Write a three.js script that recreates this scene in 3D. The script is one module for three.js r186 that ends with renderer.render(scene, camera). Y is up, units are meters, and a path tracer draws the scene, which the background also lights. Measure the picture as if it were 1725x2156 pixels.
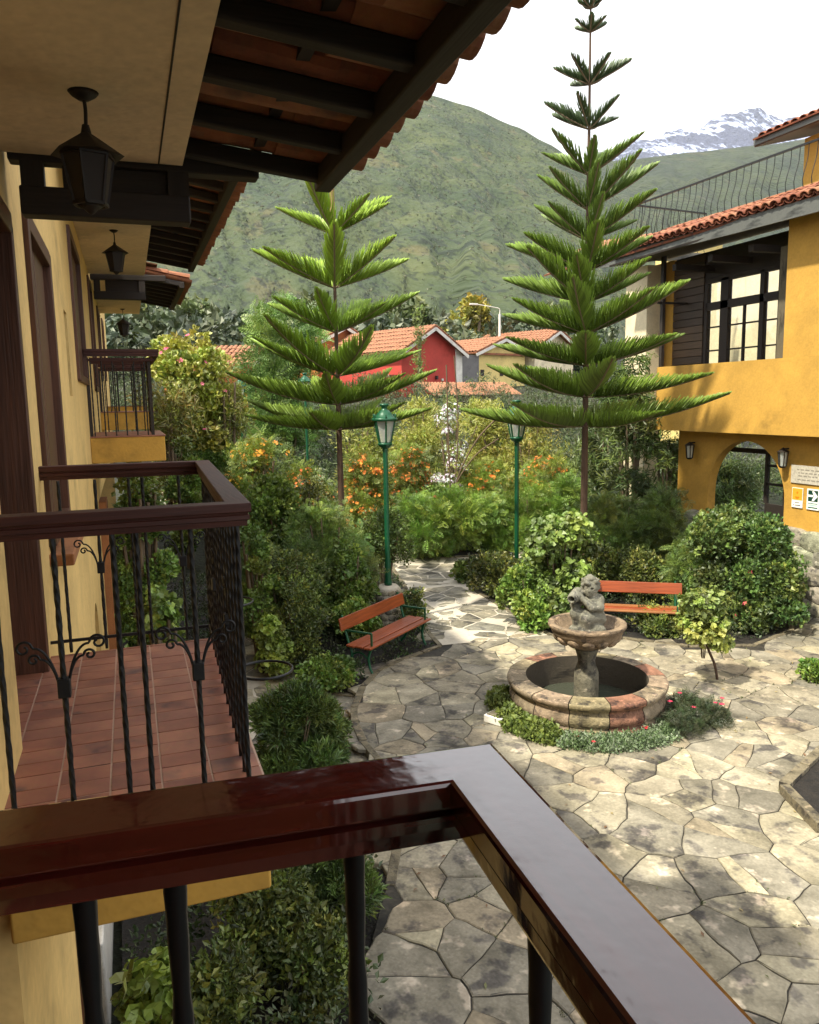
import * as THREE from 'three';
import { mergeGeometries } from 'three/addons/utils/BufferGeometryUtils.js';
import { RoundedBoxGeometry } from 'three/addons/geometries/RoundedBoxGeometry.js';
import { MarchingCubes } from 'three/addons/objects/MarchingCubes.js';

// ---------- camera, sky, sun, exposure ----------
const W = 819, H = 1024, EYE = 4.3;
const scene = new THREE.Scene();
const camera = new THREE.PerspectiveCamera(2 * Math.atan(1078 / 1650) * 180 / Math.PI, W / H, 0.05, 12000);
camera.position.set(0, EYE, 0);
camera.rotation.order = 'YXZ';
camera.rotation.set(-0.140679, -0.34048, -0.017998);
const renderer = new THREE.WebGLRenderer({ antialias: true });
renderer.setSize(W, H);
renderer.toneMapping = THREE.LinearToneMapping;
renderer.toneMappingExposure = 1.75;
renderer.shadowMap.enabled = true;
const SUNDIR = new THREE.Vector3(-0.52, 0.82, 0.16).normalize();
{
  // bright thin cloud cover, a little greyer in broad soft patches
  const w = 512, h = 256, d = new Float32Array(w * h * 4);
  const hash = (i, j, k) => { let t = (i * 374761393 + j * 668265263 + k * 1274126177) | 0; t = Math.imul(t ^ (t >>> 13), 1274126177); return ((t ^ (t >>> 16)) >>> 0) / 4294967296; };
  const n3 = (x, y, z) => {
    const i = Math.floor(x), j = Math.floor(y), k = Math.floor(z), f = (t) => t * t * (3 - 2 * t), a = f(x - i), b = f(y - j), c = f(z - k);
    let s = 0;
    for (let q = 0; q < 8; q++) { const A = q & 1, B = (q >> 1) & 1, C = q >> 2; s += hash(i + A, j + B, k + C) * (A ? a : 1 - a) * (B ? b : 1 - b) * (C ? c : 1 - c); }
    return s;
  };
  for (let y = 0; y < h; y++) for (let x = 0; x < w; x++) {
    const el = ((y + 0.5) / h - 0.5) * Math.PI, az = ((x + 0.5) / w - 0.5) * 2 * Math.PI;
    const v = [Math.cos(el) * Math.cos(az), Math.sin(el), Math.cos(el) * Math.sin(az)];
    let s = 0, a = 0.5, f = 2.3;
    for (let o = 0; o < 5; o++, a *= 0.5, f *= 2) s += a * n3(v[0] * f + 9, v[1] * f * 1.6 + 5, v[2] * f + 3);
    const c = 1.0 + (s - 0.48) * 0.5, o = (y * w + x) * 4;
    d[o] = c; d[o + 1] = c * 1.01; d[o + 2] = c * 1.035; d[o + 3] = 1;
  }
  const sky = new THREE.DataTexture(d, w, h, THREE.RGBAFormat, THREE.FloatType);
  sky.mapping = THREE.EquirectangularReflectionMapping; sky.magFilter = THREE.LinearFilter; sky.minFilter = THREE.LinearFilter; sky.needsUpdate = true;
  scene.background = sky; scene.environment = sky;
  scene.backgroundIntensity = 1.0; scene.environmentIntensity = 1.0;
}
scene.fog = new THREE.FogExp2(new THREE.Color(0.80, 0.86, 0.94), 0.00005);
const sun = new THREE.DirectionalLight(new THREE.Color(1, 0.93, 0.76), 5.0);
sun.position.copy(SUNDIR).multiplyScalar(80).add(new THREE.Vector3(6, 0, -14));
sun.target.position.set(6, 0, -14);
sun.castShadow = true; sun.shadow.radius = 4; sun.shadow.mapSize.set(4096, 4096);
Object.assign(sun.shadow.camera, { left: -45, right: 45, top: 45, bottom: -45, near: 1, far: 200 });
scene.add(sun, sun.target);

// ---------- helpers ----------
let RS = 1;
function seed(n) { RS = (n * 2654435761) >>> 0; }
function R() { RS = (RS + 0x6d2b79f5) | 0; let t = Math.imul(RS ^ (RS >>> 15), 1 | RS); t = (t + Math.imul(t ^ (t >>> 7), 61 | t)) ^ t; return ((t ^ (t >>> 14)) >>> 0) / 4294967296; }
const rr = (a, b) => a + (b - a) * R();
const pick = (a) => a[Math.floor(R() * a.length) % a.length];
const sst = (a, b, x) => { const t = Math.min(1, Math.max(0, (x - a) / (b - a))); return t * t * (3 - 2 * t); };
const lerp = (a, b, t) => a + (b - a) * t;
const V = (x, y, z) => new THREE.Vector3(x, y, z);
const P2 = new Uint16Array(65536); { seed(77); for (let i = 0; i < 65536; i++) P2[i] = Math.floor(R() * 65536); }
function vn(x, y, per) {            // value noise, tileable with integer period
  const i = Math.floor(x), j = Math.floor(y), f = x - i, g = y - j, u = f * f * (3 - 2 * f), v = g * g * (3 - 2 * g);
  const m = (a) => per ? ((a % per) + per) % per : a & 255;
  const h = (a, b) => P2[(P2[(m(a) * 131 + 7) & 65535] + m(b) * 57) & 65535] / 65535;
  return lerp(lerp(h(i, j), h(i + 1, j), u), lerp(h(i, j + 1), h(i + 1, j + 1), u), v);
}
function fbm(x, y, per, oct = 5, gain = 0.5) { let s = 0, a = 0.5, t = 0; for (let o = 0; o < oct; o++) { s += a * vn(x, y, per); t += a; a *= gain; x *= 2; y *= 2; per = per ? per * 2 : 0; } return s / t; }
function tex(size, fn, srgb = true) {   // fn(u, v) -> grey or [r, g, b] in 0..1
  const d = new Uint8Array(size * size * 4);
  for (let y = 0; y < size; y++) for (let x = 0; x < size; x++) {
    const c = fn(x / size, y / size), o = (y * size + x) * 4, g = typeof c === 'number';
    for (let k = 0; k < 3; k++) d[o + k] = Math.max(0, Math.min(255, (g ? c : c[k]) * 255));
    d[o + 3] = 255;
  }
  const t = new THREE.DataTexture(d, size, size, THREE.RGBAFormat);
  t.wrapS = t.wrapT = THREE.RepeatWrapping; t.magFilter = THREE.LinearFilter; t.minFilter = THREE.LinearMipmapLinearFilter; t.generateMipmaps = true;
  if (srgb) t.colorSpace = THREE.SRGBColorSpace;
  t.needsUpdate = true; return t;
}
function rep(t, n, m = n) { const c = t.clone(); c.repeat.set(n, m); c.needsUpdate = true; return c; }
// plaster: trowelled, faint stains
const T = {};
T.plaster = tex(512, (u, v) => 0.80 + 0.22 * fbm(u * 4, v * 4, 4, 6, 0.6) - 0.10 * sst(0.55, 0.72, fbm(u * 3 + 1, v * 3 + 8, 3, 5, 0.6)) + 0.07 * (fbm(u * 60, v * 60, 60, 2) - 0.5));
T.plasterB = tex(512, (u, v) => 0.5 * fbm(u * 14, v * 14, 14, 4) + 0.5 * fbm(u * 70, v * 70, 70, 2), false);
T.stain = tex(512, (u, v) => { const s = fbm(u * 3, v * 9, 3, 5), k = sst(0.52, 0.75, s); return 0.98 - 0.42 * k - 0.1 * fbm(u * 40, v * 40, 40, 2); });
T.stone = tex(1024, (u, v) => {
  const a = fbm(u * 6, v * 6, 6, 6, 0.6), l = sst(0.55, 0.72, fbm(u * 9 + 3, v * 9 + 7, 9, 5, 0.62)), w = sst(0.62, 0.8, fbm(u * 15 + 1, v * 15 + 5, 15, 4, 0.6)), f = fbm(u * 120, v * 120, 120, 2);
  const g = 0.62 + 0.5 * (a - 0.5) + 0.12 * (f - 0.5) - 0.21 * l + 0.22 * w;
  return [g + 0.02 * w, g - 0.005, g - 0.04 + 0.035 * l];
});
T.stoneB = tex(1024, (u, v) => 0.6 * fbm(u * 10, v * 10, 10, 6, 0.6) + 0.4 * fbm(u * 60, v * 60, 60, 3), false);
T.wood = tex(512, (u, v) => { const k = fbm(u * 3, v * 40, 3, 4) * 0.7 + 0.3 * fbm(u * 8, v * 160, 8, 2); return 0.62 + 0.5 * (k - 0.5) + 0.12; });
T.woodB = tex(512, (u, v) => fbm(u * 4, v * 90, 4, 3), false);
T.clay = tex(512, (u, v) => { const a = fbm(u * 6, v * 6, 6, 5), b = sst(0.55, 0.75, fbm(u * 4 + 5, v * 4 + 9, 4, 5)), c = fbm(u * 50, v * 50, 50, 2); return [0.84 + 0.4 * (a - 0.5) - 0.24 * b, 0.8 + 0.4 * (a - 0.5) - 0.18 * b + 0.08 * (c - 0.5), 0.78 + 0.3 * (a - 0.5) - 0.1 * b]; });
T.soil = tex(512, (u, v) => 0.55 + 0.7 * (fbm(u * 24, v * 24, 24, 4, 0.65) - 0.5));
T.fine = tex(256, (u, v) => fbm(u * 50, v * 50, 50, 3), false);
T.hill = tex(1024, (u, v) => {
  const a = fbm(u * 7, v * 7, 7, 6, 0.6), b = fbm(u * 60 + 3, v * 60, 60, 3, 0.6), s = sst(0.56, 0.7, b), p = sst(0.6, 0.78, fbm(u * 12 + 7, v * 12 + 2, 12, 5, 0.6));
  return [0.62 + 0.6 * (a - 0.5) - 0.25 * s + 0.18 * p, 0.66 + 0.4 * (a - 0.5) - 0.22 * s + 0.05 * p, 0.5 + 0.3 * (a - 0.5) - 0.16 * s + 0.08 * p];
});
T.snow = tex(1024, (u, v) => { const wx = fbm(u * 6 + 2, v * 6, 6, 4) * 0.35, big = fbm(u * 4 + wx + 1, v * 4 + 6, 0, 5, 0.6), r = 1 - Math.abs(2 * fbm(u * 16 + v * 9 + wx * 6, v * 7 + 3, 0, 5, 0.6) - 1), k = sst(0.60, 0.655, big * 0.5 + r * 0.5 - 0.07); return [lerp(0.30, 0.98, k), lerp(0.31, 0.98, k), lerp(0.40, 0.99, k)]; });

T.dust = tex(512, (u, v) => 0.55 + 0.45 * sst(0.45, 0.7, fbm(u * 9, v * 9, 9, 5, 0.6)) + 0.25 * (fbm(u * 110, v * 110, 110, 2) - 0.5), false);
function std(rgb, o = {}) {
  const { phys, ...rest } = o;
  const m = new (phys ? THREE.MeshPhysicalMaterial : THREE.MeshStandardMaterial)({ roughness: 0.85, ...rest });
  m.color.setRGB(...rgb); return m;
}
const M = {
  yellow: std([0.61, 0.345, 0.058], { map: T.plaster, bumpMap: T.plasterB, bumpScale: 0.004 }),
  yellowPale: std([0.80, 0.55, 0.2], { map: T.plaster, bumpMap: T.plasterB, bumpScale: 0.004 }),
  ochre: std([0.60, 0.33, 0.05], { map: T.plaster, bumpMap: T.plasterB, bumpScale: 0.005 }),
  cream: std([0.86, 0.74, 0.5], { map: T.plaster, bumpMap: T.plasterB, bumpScale: 0.004 }),
  white: std([0.78, 0.75, 0.68], { map: T.plaster, bumpMap: T.plasterB, bumpScale: 0.004 }),
  ceiling: std([0.88, 0.70, 0.47], { map: T.plaster, bumpMap: T.plasterB, bumpScale: 0.005 }),
  terracotta: std([0.36, 0.14, 0.045], { map: T.plaster, bumpMap: T.plasterB, bumpScale: 0.003 }),
  darkWood: std([0.04, 0.026, 0.017], { map: T.wood, bumpMap: T.woodB, bumpScale: 0.002, roughness: 0.7 }),
  boarding: std([0.30, 0.15, 0.07], { map: T.wood, bumpMap: T.woodB, bumpScale: 0.003 }),
  brownWood: std([0.17, 0.062, 0.028], { map: T.wood, bumpMap: T.woodB, bumpScale: 0.002, roughness: 0.5 }),
  rail: std([0.17, 0.022, 0.014], { phys: true, map: T.wood, roughnessMap: T.dust, roughness: 0.16, ior: 1.7, clearcoat: 1, clearcoatRoughness: 0.06, clearcoatRoughnessMap: T.dust, bumpMap: T.fine, bumpScale: 0.0003 }),
  railFar: std([0.11, 0.022, 0.010], { map: T.wood, bumpMap: T.woodB, bumpScale: 0.001, roughness: 0.55 }),
  iron: std([0.014, 0.014, 0.015], { roughness: 0.45, metalness: 0.4, bumpMap: T.fine, bumpScale: 0.001 }),
  lanternIron: std([0.022, 0.016, 0.012], { roughness: 0.6, metalness: 0.3 }),
  lanternGlass: std([0.022, 0.015, 0.011], { roughness: 0.75 }),
  green: std([0.006, 0.075, 0.032], { roughness: 0.35, metalness: 0.1 }),
  lampGlass: std([0.86, 0.9, 0.86], { phys: true, roughness: 0.25, transmission: 0.72, thickness: 0, ior: 1.45 }),
  glass: std([0.95, 0.97, 0.95], { phys: true, roughness: 0.03, transmission: 1, thickness: 0 }),
  bench: std([0.5, 0.105, 0.028], { map: T.wood, bumpMap: T.woodB, bumpScale: 0.002, roughness: 0.42 }),
  benchWorn: std([0.56, 0.22, 0.07], { map: T.wood, bumpMap: T.woodB, bumpScale: 0.002, roughness: 0.5 }),
  gutter: std([0.12, 0.125, 0.115], { map: T.stain, roughness: 0.6 }),
  soil: std([0.035, 0.026, 0.018], { map: T.soil, bumpMap: T.soil, bumpScale: 0.03 }),
  mortarDark: std([0.10, 0.085, 0.06], { map: T.soil, bumpMap: T.soil, bumpScale: 0.006 }),
  mortarLight: std([0.58, 0.52, 0.42], { map: T.plaster, bumpMap: T.soil, bumpScale: 0.006 }),
  kerb: std([0.40, 0.34, 0.24], { map: T.stone, bumpMap: T.stoneB, bumpScale: 0.012 }),
  bark: std([0.15, 0.085, 0.05], { map: T.wood, bumpMap: T.woodB, bumpScale: 0.008 }),
  barkPale: std([0.24, 0.16, 0.09], { map: T.wood, bumpMap: T.woodB, bumpScale: 0.006 }),
  leader: std([0.42, 0.27, 0.11], { map: T.wood, bumpMap: T.woodB, bumpScale: 0.004 }),
  twig: std([0.15, 0.11, 0.07], { roughness: 0.9 }),
  statue: std([0.44, 0.43, 0.37], { map: T.stone, bumpMap: T.stoneB, bumpScale: 0.012 }),
  floorTile: [0, 1, 2, 3].map((i) => std([[0.46, 0.2, 0.125], [0.5, 0.23, 0.145], [0.42, 0.175, 0.11], [0.47, 0.21, 0.135]][i], { map: T.clay, roughness: 0.5 })),
  grout: std([0.62, 0.42, 0.31], { map: T.plaster }),
  roof: [0, 1, 2, 3].map((i) => std([[0.34, 0.125, 0.06], [0.40, 0.17, 0.085], [0.28, 0.095, 0.05], [0.44, 0.22, 0.12]][i], { map: T.clay, bumpMap: T.stoneB, bumpScale: 0.006, side: THREE.DoubleSide })),
};
function uvBox(g, s = 1, off = [0, 0]) {
  if (g.index) g = g.toNonIndexed();
  const p = g.attributes.position, n = p.count, uv = new Float32Array(n * 2);
  g.computeBoundingBox(); const b = g.boundingBox, L = [b.max.x - b.min.x, b.max.y - b.min.y, b.max.z - b.min.z];
  for (let i = 0; i < n; i += 3) {
    const q = [0, 1, 2].map((k) => [p.getX(i + k), p.getY(i + k), p.getZ(i + k)]);
    const e = [0, 1, 2].map((k) => q[1][k] - q[0][k]), f = [0, 1, 2].map((k) => q[2][k] - q[0][k]);
    const N = [Math.abs(e[1] * f[2] - e[2] * f[1]), Math.abs(e[2] * f[0] - e[0] * f[2]), Math.abs(e[0] * f[1] - e[1] * f[0])];
    const ax = N[0] >= N[1] && N[0] >= N[2] ? 0 : N[1] >= N[2] ? 1 : 2;
    let [a, c] = [0, 1, 2].filter((k) => k !== ax);
    if (L[c] > L[a]) [a, c] = [c, a];
    for (let k = 0; k < 3; k++) { uv[(i + k) * 2] = q[k][a] * s + off[0]; uv[(i + k) * 2 + 1] = q[k][c] * s + off[1]; }
  }
  g.setAttribute('uv', new THREE.BufferAttribute(uv, 2)); return g;
}
const used = {};
function numbered(n) { used[n] = (used[n] ?? -1) + 1; return used[n] ? n + '_' + String(used[n]).padStart(3, '0') : n; }
function thing(name, label, category, pos = [0, 0, 0], turn = 0, group) {
  const o = new THREE.Group(); o.name = numbered(name); o.position.set(...pos); o.rotation.y = turn;
  o.userData = { label, category }; if (group) o.userData.group = group; scene.add(o); return o;
}
function structure(name) { const o = new THREE.Group(); o.name = numbered(name); o.userData.kind = 'structure'; scene.add(o); return o; }
function put(name, geo, mat, parent, o = {}) {
  if (Array.isArray(geo)) geo = mergeGeometries(geo.map((g) => { g = g.index ? g.toNonIndexed() : g; for (const k of Object.keys(g.attributes)) if (!['position', 'normal', 'uv'].includes(k)) g.deleteAttribute(k); return g; }));
  if (!o.keepUV) geo = uvBox(geo, o.uv ?? 1, [R() * 3, R() * 3]);
  const m = new THREE.Mesh(geo, mat); m.name = name; m.castShadow = m.receiveShadow = true;
  if (o.pos) m.position.set(...o.pos); if (o.rot) m.rotation.set(...o.rot); if (o.label) m.userData.label = o.label; if (o.stuff) m.userData.kind = 'stuff';
  parent.add(m); return m;
}
function share(name, geo, mat, parent, pos, rot, sc) { const m = new THREE.Mesh(geo, mat); m.name = name; m.castShadow = m.receiveShadow = true; if (pos) m.position.set(...pos); if (rot) m.rotation.set(...rot); if (sc) m.scale.set(...sc); parent.add(m); return m; }
function box(x0, x1, y0, y1, z0, z1, r = 0) {   // any order
  const w = Math.abs(x1 - x0), h = Math.abs(y1 - y0), d = Math.abs(z1 - z0);
  const g = r ? new RoundedBoxGeometry(w, h, d, 2, r) : new THREE.BoxGeometry(w, h, d);
  g.translate((x0 + x1) / 2, (y0 + y1) / 2, (z0 + z1) / 2); return g;
}
function bar(a, b, w, h = w, r = 0) {           // box beam from a to b
  const A = V(...a), B = V(...b), L = A.distanceTo(B), g = r ? new RoundedBoxGeometry(w, h, L, 2, r) : new THREE.BoxGeometry(w, h, L);
  const m = new THREE.Matrix4().lookAt(A, B, V(0, Math.abs(B.y - A.y) > 0.95 * L ? 0 : 1, Math.abs(B.y - A.y) > 0.95 * L ? 1 : 0)).setPosition(A.clone().add(B).multiplyScalar(0.5));
  return g.applyMatrix4(m);
}
function tube(pts, r, seg = 12, rad = 6, closed = false) { return new THREE.TubeGeometry(new THREE.CatmullRomCurve3(pts.map((p) => V(...p)), closed, 'catmullrom', 0.5), seg, r, rad, closed); }
function lathe(pts, seg = 24, a0 = 0, a1 = Math.PI * 2) { return new THREE.LatheGeometry(pts.map((p) => new THREE.Vector2(...p)), seg, a0, a1); }
function wallX(pts, holes, x0, t, curve = 16) {   // outline in (distance, height), extruded from x0 towards +x
  const s = new THREE.Shape(pts.map((p) => new THREE.Vector2(...p)));
  for (const h of holes) s.holes.push(new THREE.Path(h.map((p) => new THREE.Vector2(...p))));
  const g = new THREE.ExtrudeGeometry(s, { depth: t, bevelEnabled: false, curveSegments: curve });
  return g.applyMatrix4(new THREE.Matrix4().set(0, 0, 1, x0, 0, 1, 0, 0, -1, 0, 0, 0, 0, 0, 0, 1));
}
const rect = (a, b, c, d) => [[a, c], [b, c], [b, d], [a, d]];
function arch(c, w, y0, ys, rise, n = 14) { const a = [[c - w, y0], [c + w, y0]]; for (let i = 0; i <= n; i++) { const t = Math.PI * i / n; a.push([c + w * Math.cos(t), ys + rise * Math.sin(t)]); } return a; }
function twisted(h, w, turns) {                   // twisted square bar standing at the origin
  const g = new THREE.BoxGeometry(w, h, w, 1, Math.max(2, Math.round(turns * 6)), 1), p = g.attributes.position;
  for (let i = 0; i < p.count; i++) { const y = p.getY(i), t = (y / h + 0.5) * turns * Math.PI * 2, x = p.getX(i), z = p.getZ(i); p.setXYZ(i, x * Math.cos(t) - z * Math.sin(t), y + h / 2, x * Math.sin(t) + z * Math.cos(t)); }
  g.computeVertexNormals(); return g;
}
function rock(r, sx, sy, sz, sd, det = 2) {       // rough rounded stone
  const g = new THREE.IcosahedronGeometry(1, det), p = g.attributes.position;
  for (let i = 0; i < p.count; i++) { const x = p.getX(i), y = p.getY(i), z = p.getZ(i), k = 1 + 0.28 * (fbm(x * 1.3 + sd, y * 1.3 + z * 1.1 + sd * 3) - 0.5) + 0.2 * (fbm(z * 2.2 + sd * 2 + 40, x * 2 + y * 2.1 + 9) - 0.5), e = 3.2; const q = Math.pow(Math.abs(x) ** e + Math.abs(y) ** e + Math.abs(z) ** e, -1 / e); p.setXYZ(i, x * q * k * r * sx, y * q * k * r * sy, z * q * k * r * sz); }
  g.computeVertexNormals(); return g;
}
function ground(x, z) { const D = -z, a = Math.max(0, D - 22); return -0.2 + 0.16 * a - 0.06 * Math.max(0, a - 36) + (a > 0 ? 0.5 * (fbm(x * 0.12 + 20, z * 0.12 + 50) - 0.5) * sst(0, 10, a) : 0); }

// ---------- terrain ----------
{
  const nx = 110, nz = 110, pos = [], uv = [], idx = [];
  for (let j = 0; j <= nz; j++) for (let i = 0; i <= nx; i++) {
    const x = -90 + 260 * i / nx, z = 60 - 230 * j / nz; pos.push(x, ground(x, z), z); uv.push(x / 3, z / 3);
  }
  for (let j = 0; j < nz; j++) for (let i = 0; i < nx; i++) { const a = j * (nx + 1) + i; idx.push(a, a + 1, a + nx + 1, a + 1, a + nx + 2, a + nx + 1); }
  const g = new THREE.BufferGeometry(); g.setAttribute('position', new THREE.Float32BufferAttribute(pos, 3)); g.setAttribute('uv', new THREE.Float32BufferAttribute(uv, 2)); g.setIndex(idx); g.computeVertexNormals();
  const m = new THREE.Mesh(g, std([0.06, 0.07, 0.028], { map: T.soil, bumpMap: T.soil, bumpScale: 0.08 })); m.name = 'ground'; m.userData.kind = 'structure'; m.receiveShadow = true; scene.add(m);
}
const HF = Math.sqrt(1); // camera yaw basis for bearings
const CY = Math.cos(0.34048), SY = Math.sin(0.34048);
// a point seen at bearing t (tangent right of the view axis), tangent e above the horizon, at forward distance d
const far = (t, e, d) => V(d * (SY + t * CY), EYE + e * d, d * (-CY + t * SY));
function slope(name, foot, ridge, d0, d1, mat, nu, nv, rough, bulge, uvs, jag = 0.02, drop = 0) {
  // a mountainside lofted between a foot line and a ridge line, both lists of [t, e]
  const at = (l, t) => { for (let i = 0; i < l.length - 1; i++) if (t <= l[i + 1][0] || i === l.length - 2) { const k = sst(0, 1, (t - l[i][0]) / (l[i + 1][0] - l[i][0])) * 0.4 + 0.6 * Math.min(1, Math.max(0, (t - l[i][0]) / (l[i + 1][0] - l[i][0]))); return lerp(l[i][1], l[i + 1][1], k); } };
  const pos = [], uv = [], idx = [], t0 = ridge[0][0], t1 = ridge[ridge.length - 1][0];
  for (let j = 0; j <= nv + 3; j++) for (let i = 0; i <= nu; i++) {
    const t = lerp(t0, t1, i / nu), k = Math.min(1, j / nv), a = far(t, at(foot, t), d0), b = far(t, at(ridge, t) - drop, d1), p = a.clone().lerp(b, k);
    if (j > nv) { p.lerp(far(t, at(ridge, t) * 0.6, d1 * 1.25), (j - nv) / 3); }
    const s = rough * (d1 - d0) * Math.sin(Math.PI * Math.min(k, 0.999)) ** 0.6;
    const g2 = fbm(i / nu * 30 + 3 + k * 1.5, k * 2.4 + 31, 0, 4, 0.55), gul = 1.25 * (fbm(i / nu * 9 + 3, k * 2.2 + 11, 0, 5, 0.55) - 0.5) - 0.2 * Math.pow(1 - Math.abs(2 * g2 - 1), 2), fine = fbm(i / nu * 60 + 1, k * 40 + 4, 0, 4, 0.6) - 0.5;
    p.y += s * (bulge * Math.sin(Math.PI * k) + 1.1 * gul + 0.16 * fine) + (j === nv ? 0 : 0) + rough * jag * (d1 - d0) * (fine + (jag > 0.1 ? 0.9 * (0.22 - Math.abs(fbm(i / nu * 24 + 9, k * 12 + 2, 0, 5, 0.6) - 0.5) * 2) : 0));
    pos.push(p.x, p.y, p.z); uv.push(p.x / uvs, (p.y * 0.95) / uvs);
  }
  for (let j = 0; j < nv + 3; j++) for (let i = 0; i < nu; i++) { const a = j * (nu + 1) + i; idx.push(a, a + 1, a + nu + 1, a + 1, a + nu + 2, a + nu + 1); }
  const g = new THREE.BufferGeometry(); g.setAttribute('position', new THREE.Float32BufferAttribute(pos, 3)); g.setAttribute('uv', new THREE.Float32BufferAttribute(uv, 2)); g.setIndex(idx); g.computeVertexNormals();
  const m = new THREE.Mesh(g, mat); m.name = name; m.userData.kind = 'structure'; m.castShadow = m.receiveShadow = true; scene.add(m); return m;
}
const px = (x, y) => [(x - 862.5) / 1650, (855 - 0.018 * (x - 268) - y) / 1650];   // bearings measured on the horizon
const hillMat = std([0.098, 0.128, 0.074], { map: T.hill, bumpMap: T.stoneB, bumpScale: 3 });
slope('hillside', [px(-900, 840), px(200, 800), px(900, 790), px(1500, 790), px(2600, 800)], [px(-900, 330), px(-200, 250), px(300, 225), px(640, 225), px(820, 208), px(905, 229), px(990, 252), px(1090, 292), px(1150, 322), px(1240, 380), px(1330, 450), px(1500, 570), px(1800, 690), px(2600, 730)], 130, 640, hillMat, 260, 150, 0.085, 0.03, 90, 0.02, 0.007);
slope('far_hillside', [px(800, 800), px(1400, 800), px(2600, 800)], [px(800, 470), px(1100, 402), px(1230, 352), px(1330, 346), px(1430, 334), px(1590, 319), px(1725, 300), px(2000, 270), px(2600, 300)], 420, 1300, std([0.062, 0.085, 0.05], { map: T.hill, bumpMap: T.stoneB, bumpScale: 6 }), 200, 100, 0.07, 0.0, 160, 0.02, 0.011);
slope('snow_mountain', [px(900, 480), px(1400, 480), px(2300, 480)], [px(900, 420), px(1200, 356), px(1262, 338), px(1290, 329), px(1318, 312), px(1345, 308), px(1372, 300), px(1392, 290), px(1425, 281), px(1452, 283), px(1478, 268), px(1505, 258), px(1538, 248), px(1566, 249), px(1600, 262), px(1650, 262), px(1725, 246), px(1900, 262), px(2300, 350)], 3300, 4600, std([0.36, 0.41, 0.58], { map: T.snow, bumpMap: T.stoneB, bumpScale: 60 }), 420, 160, 0.05, -0.25, 900, 0.6, 0.014);

// ---------- paving ----------
function inside(p, poly) { let c = false; for (let i = 0, j = poly.length - 1; i < poly.length; j = i++) { const a = poly[i], b = poly[j]; if ((a[1] > p[1]) !== (b[1] > p[1]) && p[0] < (b[0] - a[0]) * (p[1] - a[1]) / (b[1] - a[1]) + a[0]) c = !c; } return c; }
function cells(poly, size, jit) {     // irregular flagstones: cells of a jittered point set, in (x, distance)
  let x0 = 1e9, x1 = -1e9, y0 = 1e9, y1 = -1e9; for (const [x, y] of poly) { x0 = Math.min(x0, x); x1 = Math.max(x1, x); y0 = Math.min(y0, y); y1 = Math.max(y1, y); }
  const pts = [], grid = new Map(); let j = 0;
  for (let y = y0 - size * 2; y < y1 + size * 2; y += size * 0.86, j++) for (let x = x0 - size * 2 + (j % 2) * size / 2; x < x1 + size * 2; x += size) {
    if (R() < 0.1) continue; const p = [x + rr(-jit, jit) * size, y + rr(-jit, jit) * size]; pts.push(p); if (R() < 0.16) { const e = [p[0] + rr(-0.45, 0.45) * size, p[1] + rr(-0.45, 0.45) * size]; pts.push(e); const ke = Math.floor(e[0] / size) + ',' + Math.floor(e[1] / size); (grid.get(ke) ?? grid.set(ke, []).get(ke)).push(e); }
    const k = Math.floor(p[0] / size) + ',' + Math.floor(p[1] / size); (grid.get(k) ?? grid.set(k, []).get(k)).push(p);
  }
  const out = [];
  for (const p of pts) {
    if (!inside(p, poly)) continue;
    let c = [[p[0] - 2 * size, p[1] - 2 * size], [p[0] + 2 * size, p[1] - 2 * size], [p[0] + 2 * size, p[1] + 2 * size], [p[0] - 2 * size, p[1] + 2 * size]];
    const gi = Math.floor(p[0] / size), gj = Math.floor(p[1] / size);
    for (let a = -3; a <= 3; a++) for (let b = -3; b <= 3; b++) for (const q of grid.get((gi + a) + ',' + (gj + b)) ?? []) {
      if (q === p) continue; const mx = (p[0] + q[0]) / 2, my = (p[1] + q[1]) / 2, nx = q[0] - p[0], ny = q[1] - p[1], o = [];
      for (let i = 0; i < c.length; i++) { const A = c[i], B = c[(i + 1) % c.length], da = (A[0] - mx) * nx + (A[1] - my) * ny, db = (B[0] - mx) * nx + (B[1] - my) * ny; if (da <= 0) o.push(A); if ((da < 0) !== (db < 0)) { const t = da / (da - db); o.push([A[0] + (B[0] - A[0]) * t, A[1] + (B[1] - A[1]) * t]); } }
      c = o; if (!c.length) break;
    }
    if (c.length > 2) out.push({ p, c });
  }
  return out;
}
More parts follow.
